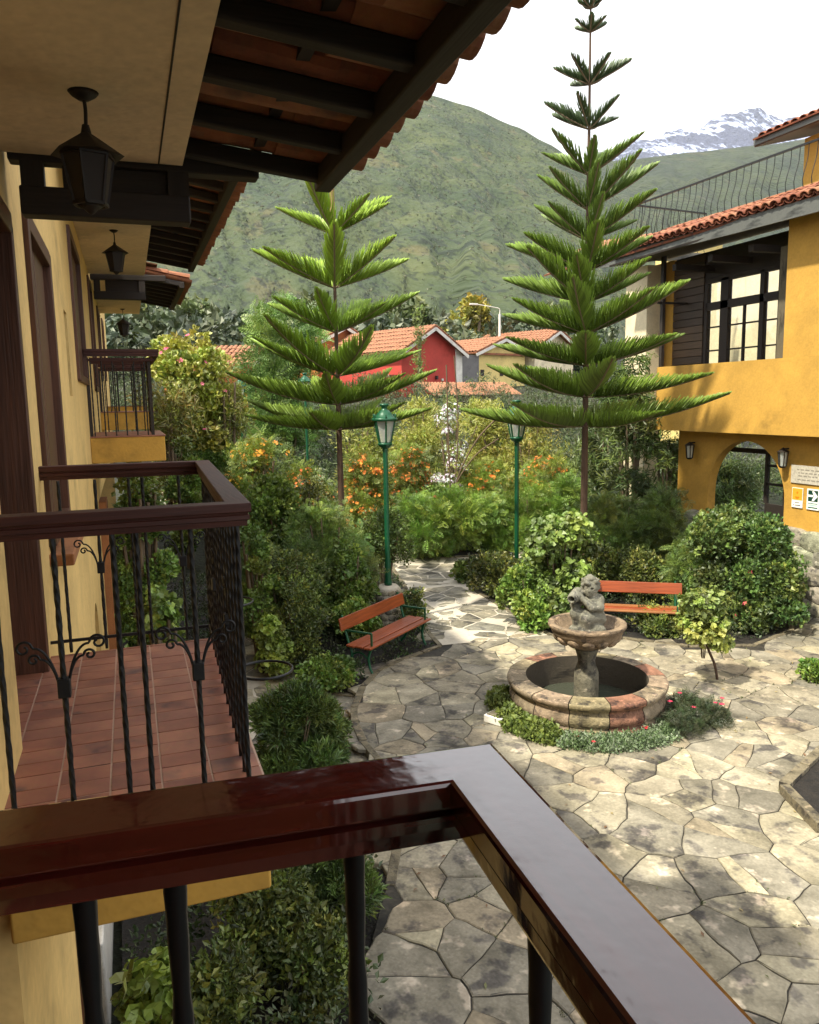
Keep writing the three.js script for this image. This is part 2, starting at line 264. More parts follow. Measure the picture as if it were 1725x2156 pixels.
function stoneGeo(c, p, top, joint, th) {
  const w = [], n = c.length;               // wander along the edges, the same for both neighbours; then shrink by the joint
  for (let i = 0; i < n; i++) {
    const A = c[i], B = c[(i + 1) % n], L = Math.hypot(B[0] - A[0], B[1] - A[1]), m = Math.max(1, Math.min(5, Math.round(L / 0.12)));
    for (let k = 0; k < m; k++) { const t = k / m, x = lerp(A[0], B[0], t), y = lerp(A[1], B[1], t); w.push([x + 0.10 * (fbm(x * 3.1 + 5, y * 3.1 + 9) - 0.5), y + 0.10 * (fbm(x * 3.1 + 50, y * 3.1 + 33) - 0.5)]); }
  }
  const N = w.length, tilt = [rr(-1, 1) * 0.008, rr(-1, 1) * 0.008], up = top + rr(-0.004, 0.004);
  const s = (q, d) => { const L = Math.hypot(q[0] - p[0], q[1] - p[1]) || 1, k = Math.max(0.3, 1 - d / L); return [p[0] + (q[0] - p[0]) * k, p[1] + (q[1] - p[1]) * k]; };
  const j = joint * rr(0.7, 1.4), rings = [w.map((q) => [...s(q, j), -th]), w.map((q) => [...s(q, j), -0.008]), w.map((q) => [...s(q, j + 0.012), 0])];
  const pos = [], P = (q) => pos.push(q[0], up + q[2] + (q[2] > -0.02 ? (q[0] - p[0]) * tilt[0] + (q[1] - p[1]) * tilt[1] + 0.005 * (fbm(q[0] * 6, q[1] * 6) - 0.5) : 0), -q[1]);
  const ctr = [p[0], p[1], 0.002];
  for (let i = 0; i < N; i++) { const k = (i + 1) % N; P(rings[2][i]); P(rings[2][k]); P(ctr); for (let r = 0; r < 2; r++) { P(rings[r][i]); P(rings[r][k]); P(rings[r + 1][k]); P(rings[r][i]); P(rings[r + 1][k]); P(rings[r + 1][i]); } }
  const g = new THREE.BufferGeometry(); g.setAttribute('position', new THREE.Float32BufferAttribute(pos, 3)); g.computeVertexNormals(); return uvBox(g, 0.42, [R() * 7, R() * 7]);
}
const stoneCols = [[0.76, 0.68, 0.53], [0.64, 0.57, 0.46], [0.54, 0.49, 0.41], [0.86, 0.77, 0.58], [0.70, 0.59, 0.45], [0.60, 0.55, 0.47], [0.82, 0.74, 0.6], [0.46, 0.42, 0.36]];
const stoneMats = stoneCols.map((c) => std(c, { map: T.stone, bumpMap: T.stoneB, bumpScale: 0.014, roughness: 0.8 }));
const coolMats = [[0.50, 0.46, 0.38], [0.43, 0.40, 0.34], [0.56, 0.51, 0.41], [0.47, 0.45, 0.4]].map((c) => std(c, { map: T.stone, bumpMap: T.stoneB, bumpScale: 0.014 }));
function sheet(name, poly, y, mat, parent, th = 0.06) {
  const s = new THREE.Shape(poly.map(([x, d]) => new THREE.Vector2(x, d))), g = new THREE.ExtrudeGeometry(s, { depth: th, bevelEnabled: false });
  g.applyMatrix4(new THREE.Matrix4().set(1, 0, 0, 0, 0, 0, 1, y - th, 0, -1, 0, 0, 0, 0, 0, 1)); return put(name, g, mat, parent, { uv: 0.6 });
}
const courtPoly = [[1.25, 3.0], [14.5, 3.0], [14.5, 12.4], [12.4, 12.0], [11.2, 10.74], [9.96, 10.35], [8.89, 10.74], [8.11, 11.58], [7.01, 12.2], [7.04, 13.56], [7.16, 15.87], [7.44, 17.33], [8.4, 18.6], [11.5, 18.9], [11.5, 19.75], [9.22, 19.45], [7.72, 19.63], [7.43, 21.2], [6.6, 21.2], [5.91, 17.18], [5.34, 14.68], [5.03, 13.2], [4.97, 12.45], [4.11, 12.03], [3.57, 11.64], [3.14, 11.06], [2.79, 10.3], [2.66, 9.81], [2.6, 9.19], [2.63, 8.67], [2.4, 7.3], [2.1, 6.55], [1.6, 5.6]];
const walkPoly = [[1.03, 8.0], [1.41, 11.7], [2.0, 20], [2.1, 25], [3.1, 25], [3.0, 23.9], [2.34, 11.73], [2.62, 11.2], [3.0, 10.9], [2.66, 9.81], [2.6, 9.19], [2.63, 8.67], [2.3, 7.4], [1.35, 7.4]];
seed(11);
const JOINTS = [];
{
  const court = structure('courtyard_paving');
  sheet('mortar', courtPoly, -0.013, M.mortarDark, court, 0.14);
  const cs = cells(courtPoly, 0.52, 0.52).map((c) => { let top = 0; return { ...c, top }; });
  // drop what no one can see from the balcony: outside the frame
  const seen = cs.filter(({ p }) => { const X = p[0] * CY - p[1] * SY, Z = p[0] * SY + p[1] * CY, u = X / Z; return u > -0.5 && u < 0.68 && Z > 3.4; });
  seen.sort((a, b) => Math.hypot(...a.p) - Math.hypot(...b.p));
  const rest = []; seen.forEach(({ c, p }) => { if (p[1] < 16) c.forEach((q, i) => { const n = c[(i + 1) % c.length]; if (R() < 0.5) for (let k = 0; k < 3; k++) { const t = R(); JOINTS.push([lerp(q[0], n[0], t), lerp(q[1], n[1], t)]); } }); });
  seen.forEach(({ p, c, top }, i) => {
    const back = p[1] > 12.2 ? 1 : 0, g = stoneGeo(c, p, top, back ? 0.012 : 0.006, 0.05);
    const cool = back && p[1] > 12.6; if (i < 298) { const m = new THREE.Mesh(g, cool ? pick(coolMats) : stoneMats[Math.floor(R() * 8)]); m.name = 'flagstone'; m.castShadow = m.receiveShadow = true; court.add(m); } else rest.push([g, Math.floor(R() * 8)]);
  });
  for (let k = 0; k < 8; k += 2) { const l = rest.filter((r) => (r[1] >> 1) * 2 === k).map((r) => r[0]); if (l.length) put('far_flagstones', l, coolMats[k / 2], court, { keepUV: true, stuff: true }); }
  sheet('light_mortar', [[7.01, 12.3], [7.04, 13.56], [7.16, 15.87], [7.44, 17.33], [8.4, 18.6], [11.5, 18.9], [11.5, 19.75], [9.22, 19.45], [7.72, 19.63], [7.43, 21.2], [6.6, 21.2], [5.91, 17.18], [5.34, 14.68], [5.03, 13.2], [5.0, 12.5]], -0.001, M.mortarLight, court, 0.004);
  const walk = structure('garden_path');
  sheet('mortar', walkPoly, -0.112, M.mortarLight, walk, 0.05);
  for (const { c, p } of cells(walkPoly, 0.6, 0.42)) if (p[1] < 21) { const m = new THREE.Mesh(stoneGeo(c, p, -0.1, 0.016, 0.05), pick(stoneMats)); m.name = 'flagstone'; m.receiveShadow = m.castShadow = true; walk.add(m); }
}
// kerbs: rows of separate stones along the edges
function kerb(name, line, y0, y1, w) {
  const k = structure(name);
  for (let i = 0; i < line.length - 1; i++) {
    const A = line[i], B = line[i + 1], L = Math.hypot(B[0] - A[0], B[1] - A[1]), n = Math.max(1, Math.round(L / 0.55));
    for (let j = 0; j < n; j++) { const a = [lerp(A[0], B[0], (j + 0.02) / n), lerp(A[1], B[1], (j + 0.02) / n)], b = [lerp(A[0], B[0], (j + 0.98) / n), lerp(A[1], B[1], (j + 0.98) / n)], h = y1 + rr(-0.006, 0.006), g = bar([a[0], (y0 + h) / 2, -a[1]], [b[0], (y0 + h) / 2, -b[1]], w * rr(0.9, 1.1), h - y0, 0.012); put('kerb_stone', g, M.kerb, k); }
  }
}
seed(12);
kerb('courtyard_kerb', [[1.95, 6.2], [2.2, 6.75], [2.5, 7.6], [2.6, 8.67], [2.57, 9.19], [2.63, 9.81], [2.76, 10.3], [3.11, 11.06], [3.55, 11.66], [4.1, 12.05], [4.95, 12.47], [5.03, 13.2], [5.34, 14.68], [5.91, 17.18], [6.6, 21]], -0.2, 0.012, 0.1);
kerb('right_kerb', [[12.4, 11.95], [11.2, 10.78], [9.96, 10.4], [8.92, 10.78], [8.14, 11.62], [7.05, 12.25], [7.08, 13.56], [7.2, 15.87], [7.48, 17.33], [8.4, 18.55], [11.3, 18.9]], -0.1, 0.014, 0.1);
kerb('back_kerb', [[7.47, 21.1], [7.75, 19.66], [9.22, 19.5], [11.3, 19.8]], -0.1, 0.04, 0.1);
kerb('path_kerb', [[3.0, 10.95], [2.6, 11.25], [2.36, 11.75], [2.6, 16], [3.0, 24]], -0.2, -0.07, 0.1);
kerb('planting_kerb', [[7.6, 6.75], [6.47, 6.22], [6.2, 5.45]], -0.05, 0.11, 0.11);
// planted beds
{
  const bed = (n, poly, y, th) => { const b = structure(n); sheet('soil', poly, y, M.soil, b, th); };
  bed('bench_bed', [[2.42, 11.7], [2.66, 11.3], [3.05, 11.0], [3.55, 11.7], [4.1, 12.1], [4.9, 12.5], [5.0, 13.2], [5.3, 14.7], [5.87, 17.2], [6.55, 21.5], [3.05, 24]], -0.02, 0.16);
  bed('right_bed', [[12.35, 12.05], [11.2, 10.85], [9.96, 10.46], [8.95, 10.84], [8.17, 11.68], [7.1, 12.3], [7.12, 13.56], [7.24, 15.87], [7.52, 17.33], [8.4, 18.45], [12.4, 18.8]], 0.0, 0.16);
  bed('back_bed', [[7.52, 23], [7.8, 19.72], [9.22, 19.55], [12.4, 19.86], [14, 23]], 0.02, 0.16);
  bed('balcony_bed', [[-0.3, 3.0], [1.22, 3.0], [1.6, 5.6], [2.05, 6.5], [2.35, 7.35], [1.3, 7.4], [1.0, 8.0], [1.35, 11.7], [1.95, 20], [-0.4, 20]], -0.06, 0.1);
  bed('corner_bed', [[7.6, 6.7], [6.53, 6.18], [6.27, 5.45], [9, 4.2]], 0.06, 0.1);
}
// stone steps up the garden path
{ const st = structure('garden_steps'); for (let i = 0; i < 4; i++) put('step', box(0.9, 3.0, ground(2, -26 - i * 1.1) - 0.3, ground(2, -26 - i * 1.1) + 0.14 + i * 0.05, -26 - i * 1.1, -27.2 - i * 1.1, 0.02), i % 2 ? M.kerb : M.white, st); }

// ---------- left building ----------
const hotel = thing('hotel_building', 'yellow hotel wing on the left with stepped balconies and wooden tile eaves', 'building');
const WX = -0.47;
function tileGeo(len, r0, r1, th, seg = 7) {       // barrel tile along +x, hollow below, with thickness
  const pos = [], ring = (x, r, s) => { const o = []; for (let i = 0; i <= seg; i++) { const a = Math.PI * (0.04 + 0.92 * i / seg); o.push([x, Math.sin(a) * r * 0.8, Math.cos(a) * r]); } return o; };
  const A = ring(0, r0), B = ring(len, r1), C = ring(0, r0 - th), D = ring(len, r1 - th), q = (a, b, c, d) => { pos.push(...a, ...b, ...c, ...a, ...c, ...d); };
  for (let i = 0; i < seg; i++) { q(A[i], B[i], B[i + 1], A[i + 1]); q(C[i], C[i + 1], D[i + 1], D[i]); q(A[i], A[i + 1], C[i + 1], C[i]); q(B[i], D[i], D[i + 1], B[i + 1]); }
  q(A[0], C[0], D[0], B[0]); q(A[seg], B[seg], D[seg], C[seg]);
  const g = new THREE.BufferGeometry(); g.setAttribute('position', new THREE.Float32BufferAttribute(pos, 3)); g.computeVertexNormals(); return uvBox(g, 1.3);
}
const TILES = [0, 1, 2].map((i) => { seed(40 + i); const g = tileGeo(0.46, 0.112, 0.09, 0.016); g.attributes.uv.array.forEach((v, k, a) => { a[k] = v + i * 0.37; }); return g; });
seed(21);
{
  // outer wall, with its openings
  const win = [[-1.1, 2.35, 2.98, 5.15], [3.25, 4.25, 2.945, 5.15], [4.86, 6.21, 3.55, 5.32], [7.62, 7.98, 4.4, 5.15], [9.0, 10.9, 4.62, 6.1], [13.6, 14.9, 4.6, 6.3], [17.6, 18.8, 4.9, 6.3], [21.0, 22.2, 5.0, 6.4]];
  const holes = win.map((w) => rect(...w)); holes.push(rect(0.6, 2.75, -0.1, 2.93)); holes.push(arch(9.1, 0.5, 0.3, 1.4, 0.75), rect(4.55, 5.45, -0.1, 2.2));
  const W = put('wall', wallX([[-4, -0.2], [12.65, -0.2], [12.65, 2.95], [26, 2.95], [26, 7.3], [-4, 7.3]], holes, WX - 0.35, 0.35), M.yellowPale, hotel, { uv: 0.5 });
  put('inner_wall', box(-1.45, -1.4, -0.2, 7.3, 4, -26), M.terracotta, hotel);
  put('gable_wall', box(-6, WX - 0.05, -0.2, 7.25, -25.9, -26.2), M.yellowPale, hotel);
  put('balcony_door', box(WX - 0.33, WX - 0.3, 2.98, 5.15, 1.1, -2.35), M.darkWood, hotel);
  for (const w of win.slice(1, 2)) {                       // balcony door in its deep reveal
    const d = put('door', box(WX - 0.33, WX - 0.28, w[2], w[3], -w[0], -w[1]), M.brownWood, hotel);
    put('door_jamb', box(WX - 0.36, WX + 0.015, w[2], w[3], -w[1] + 0.05, -w[1] - 0.02, 0.006), M.brownWood, d); put('door_lintel', box(WX - 0.36, WX + 0.015, w[3] - 0.04, w[3] + 0.06, -w[0], -w[1], 0.006), M.brownWood, d);
  }
  const shutter = (D0, D1, y0, y1) => {
    const f = put('window_frame', [box(WX - 0.16, WX + 0.03, y0 - 0.04, y1 + 0.04, -D0 + 0.03, -D0 - 0.07, 0.006), box(WX - 0.16, WX + 0.03, y0 - 0.04, y1 + 0.04, -D1 + 0.07, -D1 - 0.03, 0.006), box(WX - 0.16, WX + 0.03, y1 - 0.05, y1 + 0.05, -D0 - 0.07, -D1 + 0.07, 0.006), box(WX - 0.16, WX + 0.035, y0 - 0.05, y0 + 0.03, -D0 - 0.07, -D1 + 0.07, 0.006)], M.brownWood, hotel);
    const m = lerp(D0, D1, 0.5);
    put('pane', box(WX - 0.12, WX - 0.11, y0, y1, -D0 - 0.07, -m), M.lanternGlass, f);
    const s = put('shutter', box(WX - 0.1, WX - 0.02, y0 + 0.03, y1 - 0.04, -m, -D1 + 0.08, 0.008), M.brownWood, f);
    return f;
  };
  for (const w of win.slice(2, 3).concat(win.slice(4))) shutter(...w);
  put('slit_window', box(WX - 0.2, WX - 0.17, 4.4, 5.15, -7.62, -7.98), M.darkWood, hotel);
  put('window_sill', box(WX - 0.1, WX + 0.13, 3.40, 3.47, -4.8, -6.3, 0.012), M.terracotta, hotel);
  put('arched_recess', box(WX - 0.34, WX - 0.3, 0.2, 2.3, -8.5, -9.7), M.ochre, hotel);
  put('lower_door', box(WX - 0.3, WX - 0.26, -0.1, 2.2, -4.55, -5.45), M.brownWood, hotel); put('door_post', box(WX - 0.3, WX + 0.03, -0.1, 2.25, -4.5, -4.6, 0.006), M.brownWood, hotel);
  put('plinth', box(WX - 0.02, WX + 0.07, -0.2, 0.55, -5.5, -8.3, 0.02), M.white, hotel);
  put('corner_pilaster', box(WX - 0.02, WX + 0.1, 0.75, 2.95, -11.9, -12.66, 0.01), M.terracotta, hotel); put('pilaster_base', box(WX - 0.03, WX + 0.13, -0.2, 0.75, -11.8, -12.7, 0.02), M.white, hotel);
  // balconies (slab, tiles on top)
  const balcony = (D0, D1, top, th, x1, tile) => {
    const b = put('balcony', box(WX, x1, top - th, top - 0.016, -D0, -D1, 0.012), M.yellow, hotel, { uv: 0.6 });
    if (!tile) { put('floor_covering', box(WX, x1 + 0.012, top - 0.014, top, -D0 + 0.012, -D1 - 0.012), M.floorTile[0], b); return b; }
    put('grout', box(WX - 0.3, x1 - 0.004, top - 0.014, top - 0.0025, -D0 + 0.02, -D1), M.grout, b);
    const tw = 0.172, td = 0.112; seed(31);
    for (let x = x1 - 0.01; x > WX - 0.28; x -= tw) for (let z = D0 - 0.01, k = 0; z < D1 - 0.01; z += td, k++) {
      const w0 = Math.max(x - tw + 0.005, WX - 0.28); share('floor_tile', box(w0, x - 0.002, top - 0.013, top + rr(-0.001, 0.001), -z - 0.003, -Math.min(z + td - 0.003, D1), 0), pick(M.floorTile), b);
    }
    b.children.forEach((c) => { if (c.name === 'floor_tile') c.geometry = uvBox(c.geometry, 1.4, [R() * 5, R() * 5]); });
    return b;
  };
  balcony(2.66, 4.47, 2.98, 0.43, 0.385, true);
  balcony(10.8, 12.75, 3.92, 0.34, 0.44);
  balcony(15.6, 17.4, 4.2, 0.34, 0.46);
  balcony(20.6, 22.2, 4.3, 0.3, 0.46);
  balcony(-1.2, 0.66, 2.98, 0.4, 0.30);
  // eaves
  const eaves = (D0, D1, cy, cx, c0, c1, ex, ey, tiles, last) => {
    put('ceiling', box(WX - 0.3, cx, cy, cy + 0.05, -c0, -c1), M.ceiling, hotel, { uv: 0.5 });
    if (tiles) put('ceiling_joint', box(cx - 0.115, cx - 0.108, cy - 0.003, cy + 0.01, -c0, -c1), M.darkWood, hotel);
    const sl = (ey + 0.02 - (cy + 0.06)) / (ex - 0.16 - cx), yA = cy + 0.06 - sl * (cx - WX), yE = (x) => cy + 0.06 + sl * (x - cx);
    const n = Math.round((D1 - D0) / 0.5);
    for (let i = 0; i <= n; i++) { const z = -lerp(D0 + 0.05, D1 - 0.06, i / n); put('rafter', bar([WX, yE(WX) + 0.02, z + rr(-0.015, 0.015)], [ex - 0.2, yE(ex - 0.2) + 0.02, z + rr(-0.015, 0.015)], rr(0.06, 0.085), 0.085, 0.012), M.darkWood, hotel); }
    put('eave_beam', bar([ex - 0.2, yE(ex - 0.2) - 0.0, -D0], [ex - 0.2, yE(ex - 0.2) - 0.0, -D1], 0.085, 0.11, 0.01), M.darkWood, hotel);
    put('batten', bar([lerp(cx, ex, 0.4), yE(lerp(cx, ex, 0.4)) + 0.085, -D0], [lerp(cx, ex, 0.4), yE(lerp(cx, ex, 0.4)) + 0.085, -D1], 0.05, 0.03), M.darkWood, hotel);
    // channel tiles hang between the battens, seen from below; cover tiles above them
    const ang = Math.atan(sl), rows = Math.floor((D1 - D0) / 0.2), cov = [];
    for (let r = 0; r < rows; r++) for (let c = 0; c < 4; c++) {
      const z = -(D0 + 0.1 + r * 0.2), L = 0.4, xr = ex - 0.46 * Math.cos(ang) - c * L + rr(-0.012, 0.012);
      const rot = [Math.PI, 0, 0.03 - ang + rr(-0.01, 0.01)], p = [xr, yE(xr) + 0.15 + rr(-0.006, 0.006), z + rr(-0.008, 0.008)];
      if (tiles && r % 1 === 0) share('roof_tile', pick(TILES), pick(M.roof), hotel, p, rot);
      else { const g = pick(TILES).clone(); g.applyMatrix4(new THREE.Matrix4().makeRotationFromEuler(new THREE.Euler(...rot)).setPosition(...p)); cov.push(g); }
      const g2 = pick(TILES).clone(); g2.rotateY(Math.PI); g2.translate(0.46, 0, 0); g2.applyMatrix4(new THREE.Matrix4().makeRotationFromEuler(new THREE.Euler(0, 0, ang)).setPosition(xr - 0.04, yE(xr) + 0.17, z - 0.1)); cov.push(g2);
    }
    put('cover_tiles', cov, M.roof[1], hotel, { keepUV: true, stuff: true });
    // main roof behind, so that no sky enters over the ceiling
    put('roof_slope', bar([WX - 4.5, cy + 2.2, -(D0 + D1) / 2], [ex - 1.7, cy + 0.42, -(D0 + D1) / 2], D1 - D0, 0.06), M.roof[0], hotel);
    put('eave_boarding', bar([ex - 1.75, yE(ex - 1.75) + 0.28, -(D0 + D1) / 2], [ex - 0.6, yE(ex - 0.6) + 0.275, -(D0 + D1) / 2], D1 - D0, 0.02), M.boarding, hotel);
  };
  eaves(-2.6, 4.2, 5.46, 0.33, -2.6, 4.17, 1.235, 5.42, true);
  eaves(7.9, 13.3, 6.5, 0.42, 9.9, 14.5, 1.29, 6.42, false);
  eaves(15.1, 18.6, 6.5, 0.42, 15.2, 20.5, 1.27, 6.42, false);
  // timber end frame of the first roof, and the front beams of the next ones
  const truss = (D, y0, y1, x1) => { put('tie_beam', box(WX + 0.06, x1, y0, y0 + 0.13, -D, -D - 0.12, 0.01), M.darkWood, hotel); put('top_beam', box(WX + 0.02, x1 + 0.35, y1, y1 + 0.1, -D - 0.005, -D - 0.11, 0.01), M.darkWood, hotel); for (const x of [WX + 0.07, x1 - 0.1]) put('post', box(x, x + 0.1, y0 + 0.12, y1 + 0.01, -D - 0.01, -D - 0.11), M.darkWood, hotel); put('infill_board', box(WX + 0.25, x1 - 0.07, y0 + 0.12, y1 + 0.01, -D - 0.05, -D - 0.08), M.darkWood, hotel); };
  truss(4.2, 5.2, 5.44, 0.36); truss(14.55, 6.1, 6.42, 0.42);
  put('partition_wall', box(WX, 0.24, 2.98, 5.45, 0.95, 1.1), M.terracotta, hotel);
  put('front_beam', box(WX, 0.5, 6.42, 6.55, -9.75, -9.9, 0.01), M.brownWood, hotel);
}

// ---------- right building ----------
const boardMats = [[0.13, 0.075, 0.04], [0.1, 0.06, 0.034], [0.16, 0.1, 0.055], [0.085, 0.055, 0.034]].map((c) => std(c, { map: T.wood, bumpMap: T.woodB, bumpScale: 0.003, roughness: 0.6 }));
const inn = thing('ochre_building', 'ochre two storey building on the right with arched doorway and tiled eaves', 'building');
seed(51);
{
  const FX = 12.1;
  // upper wall: parapet below the loggia, with a cut corner, and full height to the right of it
  const s = new THREE.Shape([[FX, 7], [FX, 16.06], [12.5, 16.62], [13.3, 16.62], [13.3, 16.4], [12.62, 16.4], [FX + 0.26, 15.95], [FX + 0.26, 7]].map((p) => new THREE.Vector2(p[0], p[1])));
  const par = new THREE.ExtrudeGeometry(s, { depth: 1.5, bevelEnabled: false }); par.applyMatrix4(new THREE.Matrix4().set(1, 0, 0, 0, 0, 0, 1, 3.5, 0, -1, 0, 0, 0, 0, 0, 1));
  put('parapet_wall', par, M.yellow, inn, { uv: 0.5 });
  put('upper_wall', box(FX + 0.003, FX + 0.26, 5.0, 7.75, -7, -12.2), M.yellow, inn, { uv: 0.5 });
  put('corner_post', box(FX + 0.42, FX + 0.5, 5.0, 7.7, -16.48, -16.58), M.darkWood, inn);
  put('floor_slab', box(FX + 0.26, 17, 3.52, 3.8, -7, -16.4), M.ochre, inn);
  put('loggia_floor', box(FX + 0.26, 13.4, 3.8, 4.0, -12, -16.3), M.brownWood, inn);
  // loggia back wall of dark boards with a tall glazed window, cream wall of the yard beyond
  const bw = wallX(rect(12.0, 17.0, 3.9, 7.7), [rect(13.55, 15.85, 4.9, 7.0)], 13.3, 0.12);
  put('loggia_wall', bw, M.darkWood, inn);
  put('loggia_side_wall', box(13.25, 13.5, 4.0, 7.7, -17.02, -17.9), M.yellow, inn);
  const wf = []; const post = (a, w) => wf.push(box(13.28, 13.4, 4.88, 7.02, -a, -a - w, 0.006)); for (const [a, w] of [[13.5, 0.1], [14.0, 0.13], [15.1, 0.26], [15.8, 0.1]]) post(a, w);
  wf.push(box(13.28, 13.4, 6.32, 6.5, -13.55, -15.85, 0.004), box(13.28, 13.4, 6.95, 7.06, -13.55, -15.85, 0.004), box(13.28, 13.4, 4.86, 4.95, -13.55, -15.85, 0.004));
  const f = put('loggia_window', wf, M.darkWood, inn);
  const bars = []; for (const [a, b] of [[13.6, 14.0], [14.13, 14.6], [14.64, 15.1], [15.36, 15.8]]) { for (const y of [5.35, 5.9]) bars.push(box(13.31, 13.36, y, y + 0.035, -a, -b)); put('pane', box(13.33, 13.336, 4.95, 6.33, -a, -b), M.glass, f); put('pane', box(13.33, 13.336, 6.5, 6.95, -a, -b), M.glass, f); }
  bars.push(box(13.3, 13.37, 4.95, 6.33, -14.6, -14.64)); put('glazing_bar', bars, M.darkWood, f);
  put('curtain', box(FX + 0.34, FX + 0.38, 5.02, 7.2, -12.2, -12.72), std([0.13, 0.11, 0.07], { map: T.stain }), inn);
  put('yard_wall', box(17.2, 17.4, 3.5, 8.0, -7, -24), M.cream, inn, { uv: 0.4 });
  for (let i = 0; i < 3; i++) put('loggia_beam', box(FX + 0.1, 13.3, 7.2, 7.34, -13.2 - i * 1.2, -13.34 - i * 1.2), M.darkWood, inn);
  for (let i = 0; i < 15; i++) put('board', box(13.262 + rr(-0.006, 0.006), 13.297, 4.9 + i * 0.185, 4.9 + i * 0.185 + 0.172, -15.92, -17.05, 0.006), pick(boardMats), inn);
  put('loggia_rail', box(12.4, 13.3, 6.55, 6.6, -16.5, -16.55), M.darkWood, inn);
  // lower wall with the arch
  put('lower_wall', wallX([[7, 0], [15.7, 0], [15.7, 3.52], [7, 3.52]], [arch(13.5, 1.12, 0.02, 2.12, 1.2, 20)], 12.5, 0.2, 20), M.ochre, inn, { uv: 0.5 });
  // arched door standing open at the right of the opening
  const d = put('door', [box(13.0, 13.05, 0.02, 1.95, -12.45, -13.42, 0.004), box(13.0, 13.06, 1.95, 3.2, -13.36, -13.46, 0.004), box(13.0, 13.06, 1.95, 3.2, -12.86, -12.92), box(13.0, 13.06, 2.35, 2.4, -12.4, -13.4), box(13.0, 13.06, 2.75, 2.8, -12.4, -13.4), box(12.98, 13.07, 3.02, 3.12, -12.4, -14.5)], M.darkWood, inn);
  for (const [a, b] of [[12.46, 12.86], [12.92, 13.36]]) for (const [y, q] of [[1.95, 2.35], [2.4, 2.75], [2.8, 3.02]]) put('pane', box(13.025, 13.031, y, q, -a, -b), M.glass, d);
  // rough stone footing
  for (let k = 0; k < 74; k++) {
    const row = Math.floor(k / 15), i = k % 15, D = 7.4 + i * 0.58 + (row % 2) * 0.28, y = 0.12 + row * 0.33;
    if (D > 12.35 && D < 14.5) continue; if (D > 15.75) continue;
    put('footing_stone', rock(0.34, 0.4, 0.62, 1.12 + rr(-0.2, 0.1), k * 1.7), std([rr(0.72, 0.84), rr(0.68, 0.76), rr(0.56, 0.64)], { map: T.stone, bumpMap: T.stoneB, bumpScale: 0.015 }), inn, { pos: [12.42 + rr(-0.04, 0.04), y, -D] });
  }
  for (let r = 0; r < 5; r++) put('footing_stone', rock(0.3, 1.0, 0.6, 0.75, r * 3.1 + 5), std([0.78, 0.72, 0.6], { map: T.stone, bumpMap: T.stoneB, bumpScale: 0.015 }), inn, { pos: [12.6, 0.12 + r * 0.32, -15.75] });
  // eaves: gutter, rafters, tiles
  put('gutter', [bar([11.6, 7.52, -7], [11.62, 7.62, -13], 0.05, 0.27), bar([11.62, 7.62, -13], [11.72, 7.74, -17.3], 0.05, 0.27)], M.gutter, inn);
  put('eave_soffit', bar([11.62, 7.56, -12.2], [13.4, 7.82, -12.2], 10.5, 0.04), M.darkWood, inn);
  put('roof_bed', bar([11.6, 7.72, -12.2], [13.25, 8.32, -12.2], 10.4, 0.05), M.roof[2], inn);
  const ang = Math.atan2(0.6, 1.65), ch = [];
  for (let r = 0; r < 46; r++) for (let c = 0; c < 5; c++) {
    const D = 7.1 + r * 0.222, x = 11.52 + c * 0.34, y = 7.72 + (x - 11.6) * 0.364 + sst(7, 13, D) * 0.03 + sst(13, 17.3, D) * 0.06 + 0.04;
    const m = share('roof_tile', pick(TILES), pick(M.roof), inn, [x + rr(-0.02, 0.02), y + 0.015 + rr(-0.008, 0.008), -D + rr(-0.012, 0.012)], [0, rr(-0.03, 0.03), ang]); m.scale.set(1, 1, 0.95);
    const g = pick(TILES).clone(); g.rotateX(Math.PI); g.applyMatrix4(new THREE.Matrix4().makeRotationFromEuler(new THREE.Euler(0, 0, ang)).setPosition(x, y + 0.06, -D - 0.111)); ch.push(g);
  }
  put('channel_tiles', ch, M.roof[2], inn, { keepUV: true, stuff: true });
  put('ridge_coping', [bar([13.25, 8.34, -7], [13.25, 8.42, -17.3], 0.3, 0.14, 0.04)], M.roof[3], inn);
  put('terrace_slab', box(13.1, 17, 8.05, 8.2, -7, -13.75), M.white, inn); put('terrace_beam', box(13.1, 13.35, 8.0, 8.25, -13.7, -18.7), M.gutter, inn); put('terrace_cross_beam', box(13.1, 15.6, 8.0, 8.22, -18.5, -18.75), M.gutter, inn);
  // roof house on the terrace
  put('roof_house_wall', box(14.0, 17, 8.2, 9.7, -7, -13.79), M.yellow, inn, { uv: 0.5 });
  put('roof_house_gutter', [bar([13.36, 9.74, -7], [13.4, 9.82, -14.6], 0.05, 0.17), bar([13.4, 9.82, -14.6], [15, 10.3, -14.6], 0.05, 0.15)], M.gutter, inn);
  put('roof_house_soffit', bar([13.4, 9.72, -10.8], [15, 10.1, -10.8], 7.6, 0.03), M.brownWood, inn);
  const rt = []; for (let r = 0; r < 33; r++) for (let c = 0; c < 5; c++) { const g = pick(TILES).clone(); g.applyMatrix4(new THREE.Matrix4().makeRotationFromEuler(new THREE.Euler(0, 0, 0.3)).setPosition(13.32 + c * 0.34, 9.84 + c * 0.105 + rr(-0.01, 0.01), -7.2 - r * 0.222)); rt.push(g); }
  put('roof_house_tiles', rt, M.roof[0], inn, { keepUV: true, stuff: true }); put('roof_house_bed', bar([13.3, 9.84, -10.8], [15, 10.35, -10.8], 7.5, 0.03), M.roof[2], inn);
  // rear wing
  put('rear_wall', box(12.62, 13.1, -0.2, 7.6, -17.25, -18.15), M.cream, inn, { uv: 0.5 });
  put('rear_gutter', bar([12.25, 7.72, -17.45], [12.3, 8.18, -21.6], 0.05, 0.22), M.gutter, inn); put('rear_roof', bar([12.2, 8.0, -19.6], [14.5, 8.9, -19.6], 4.4, 0.05), M.roof[1], inn);
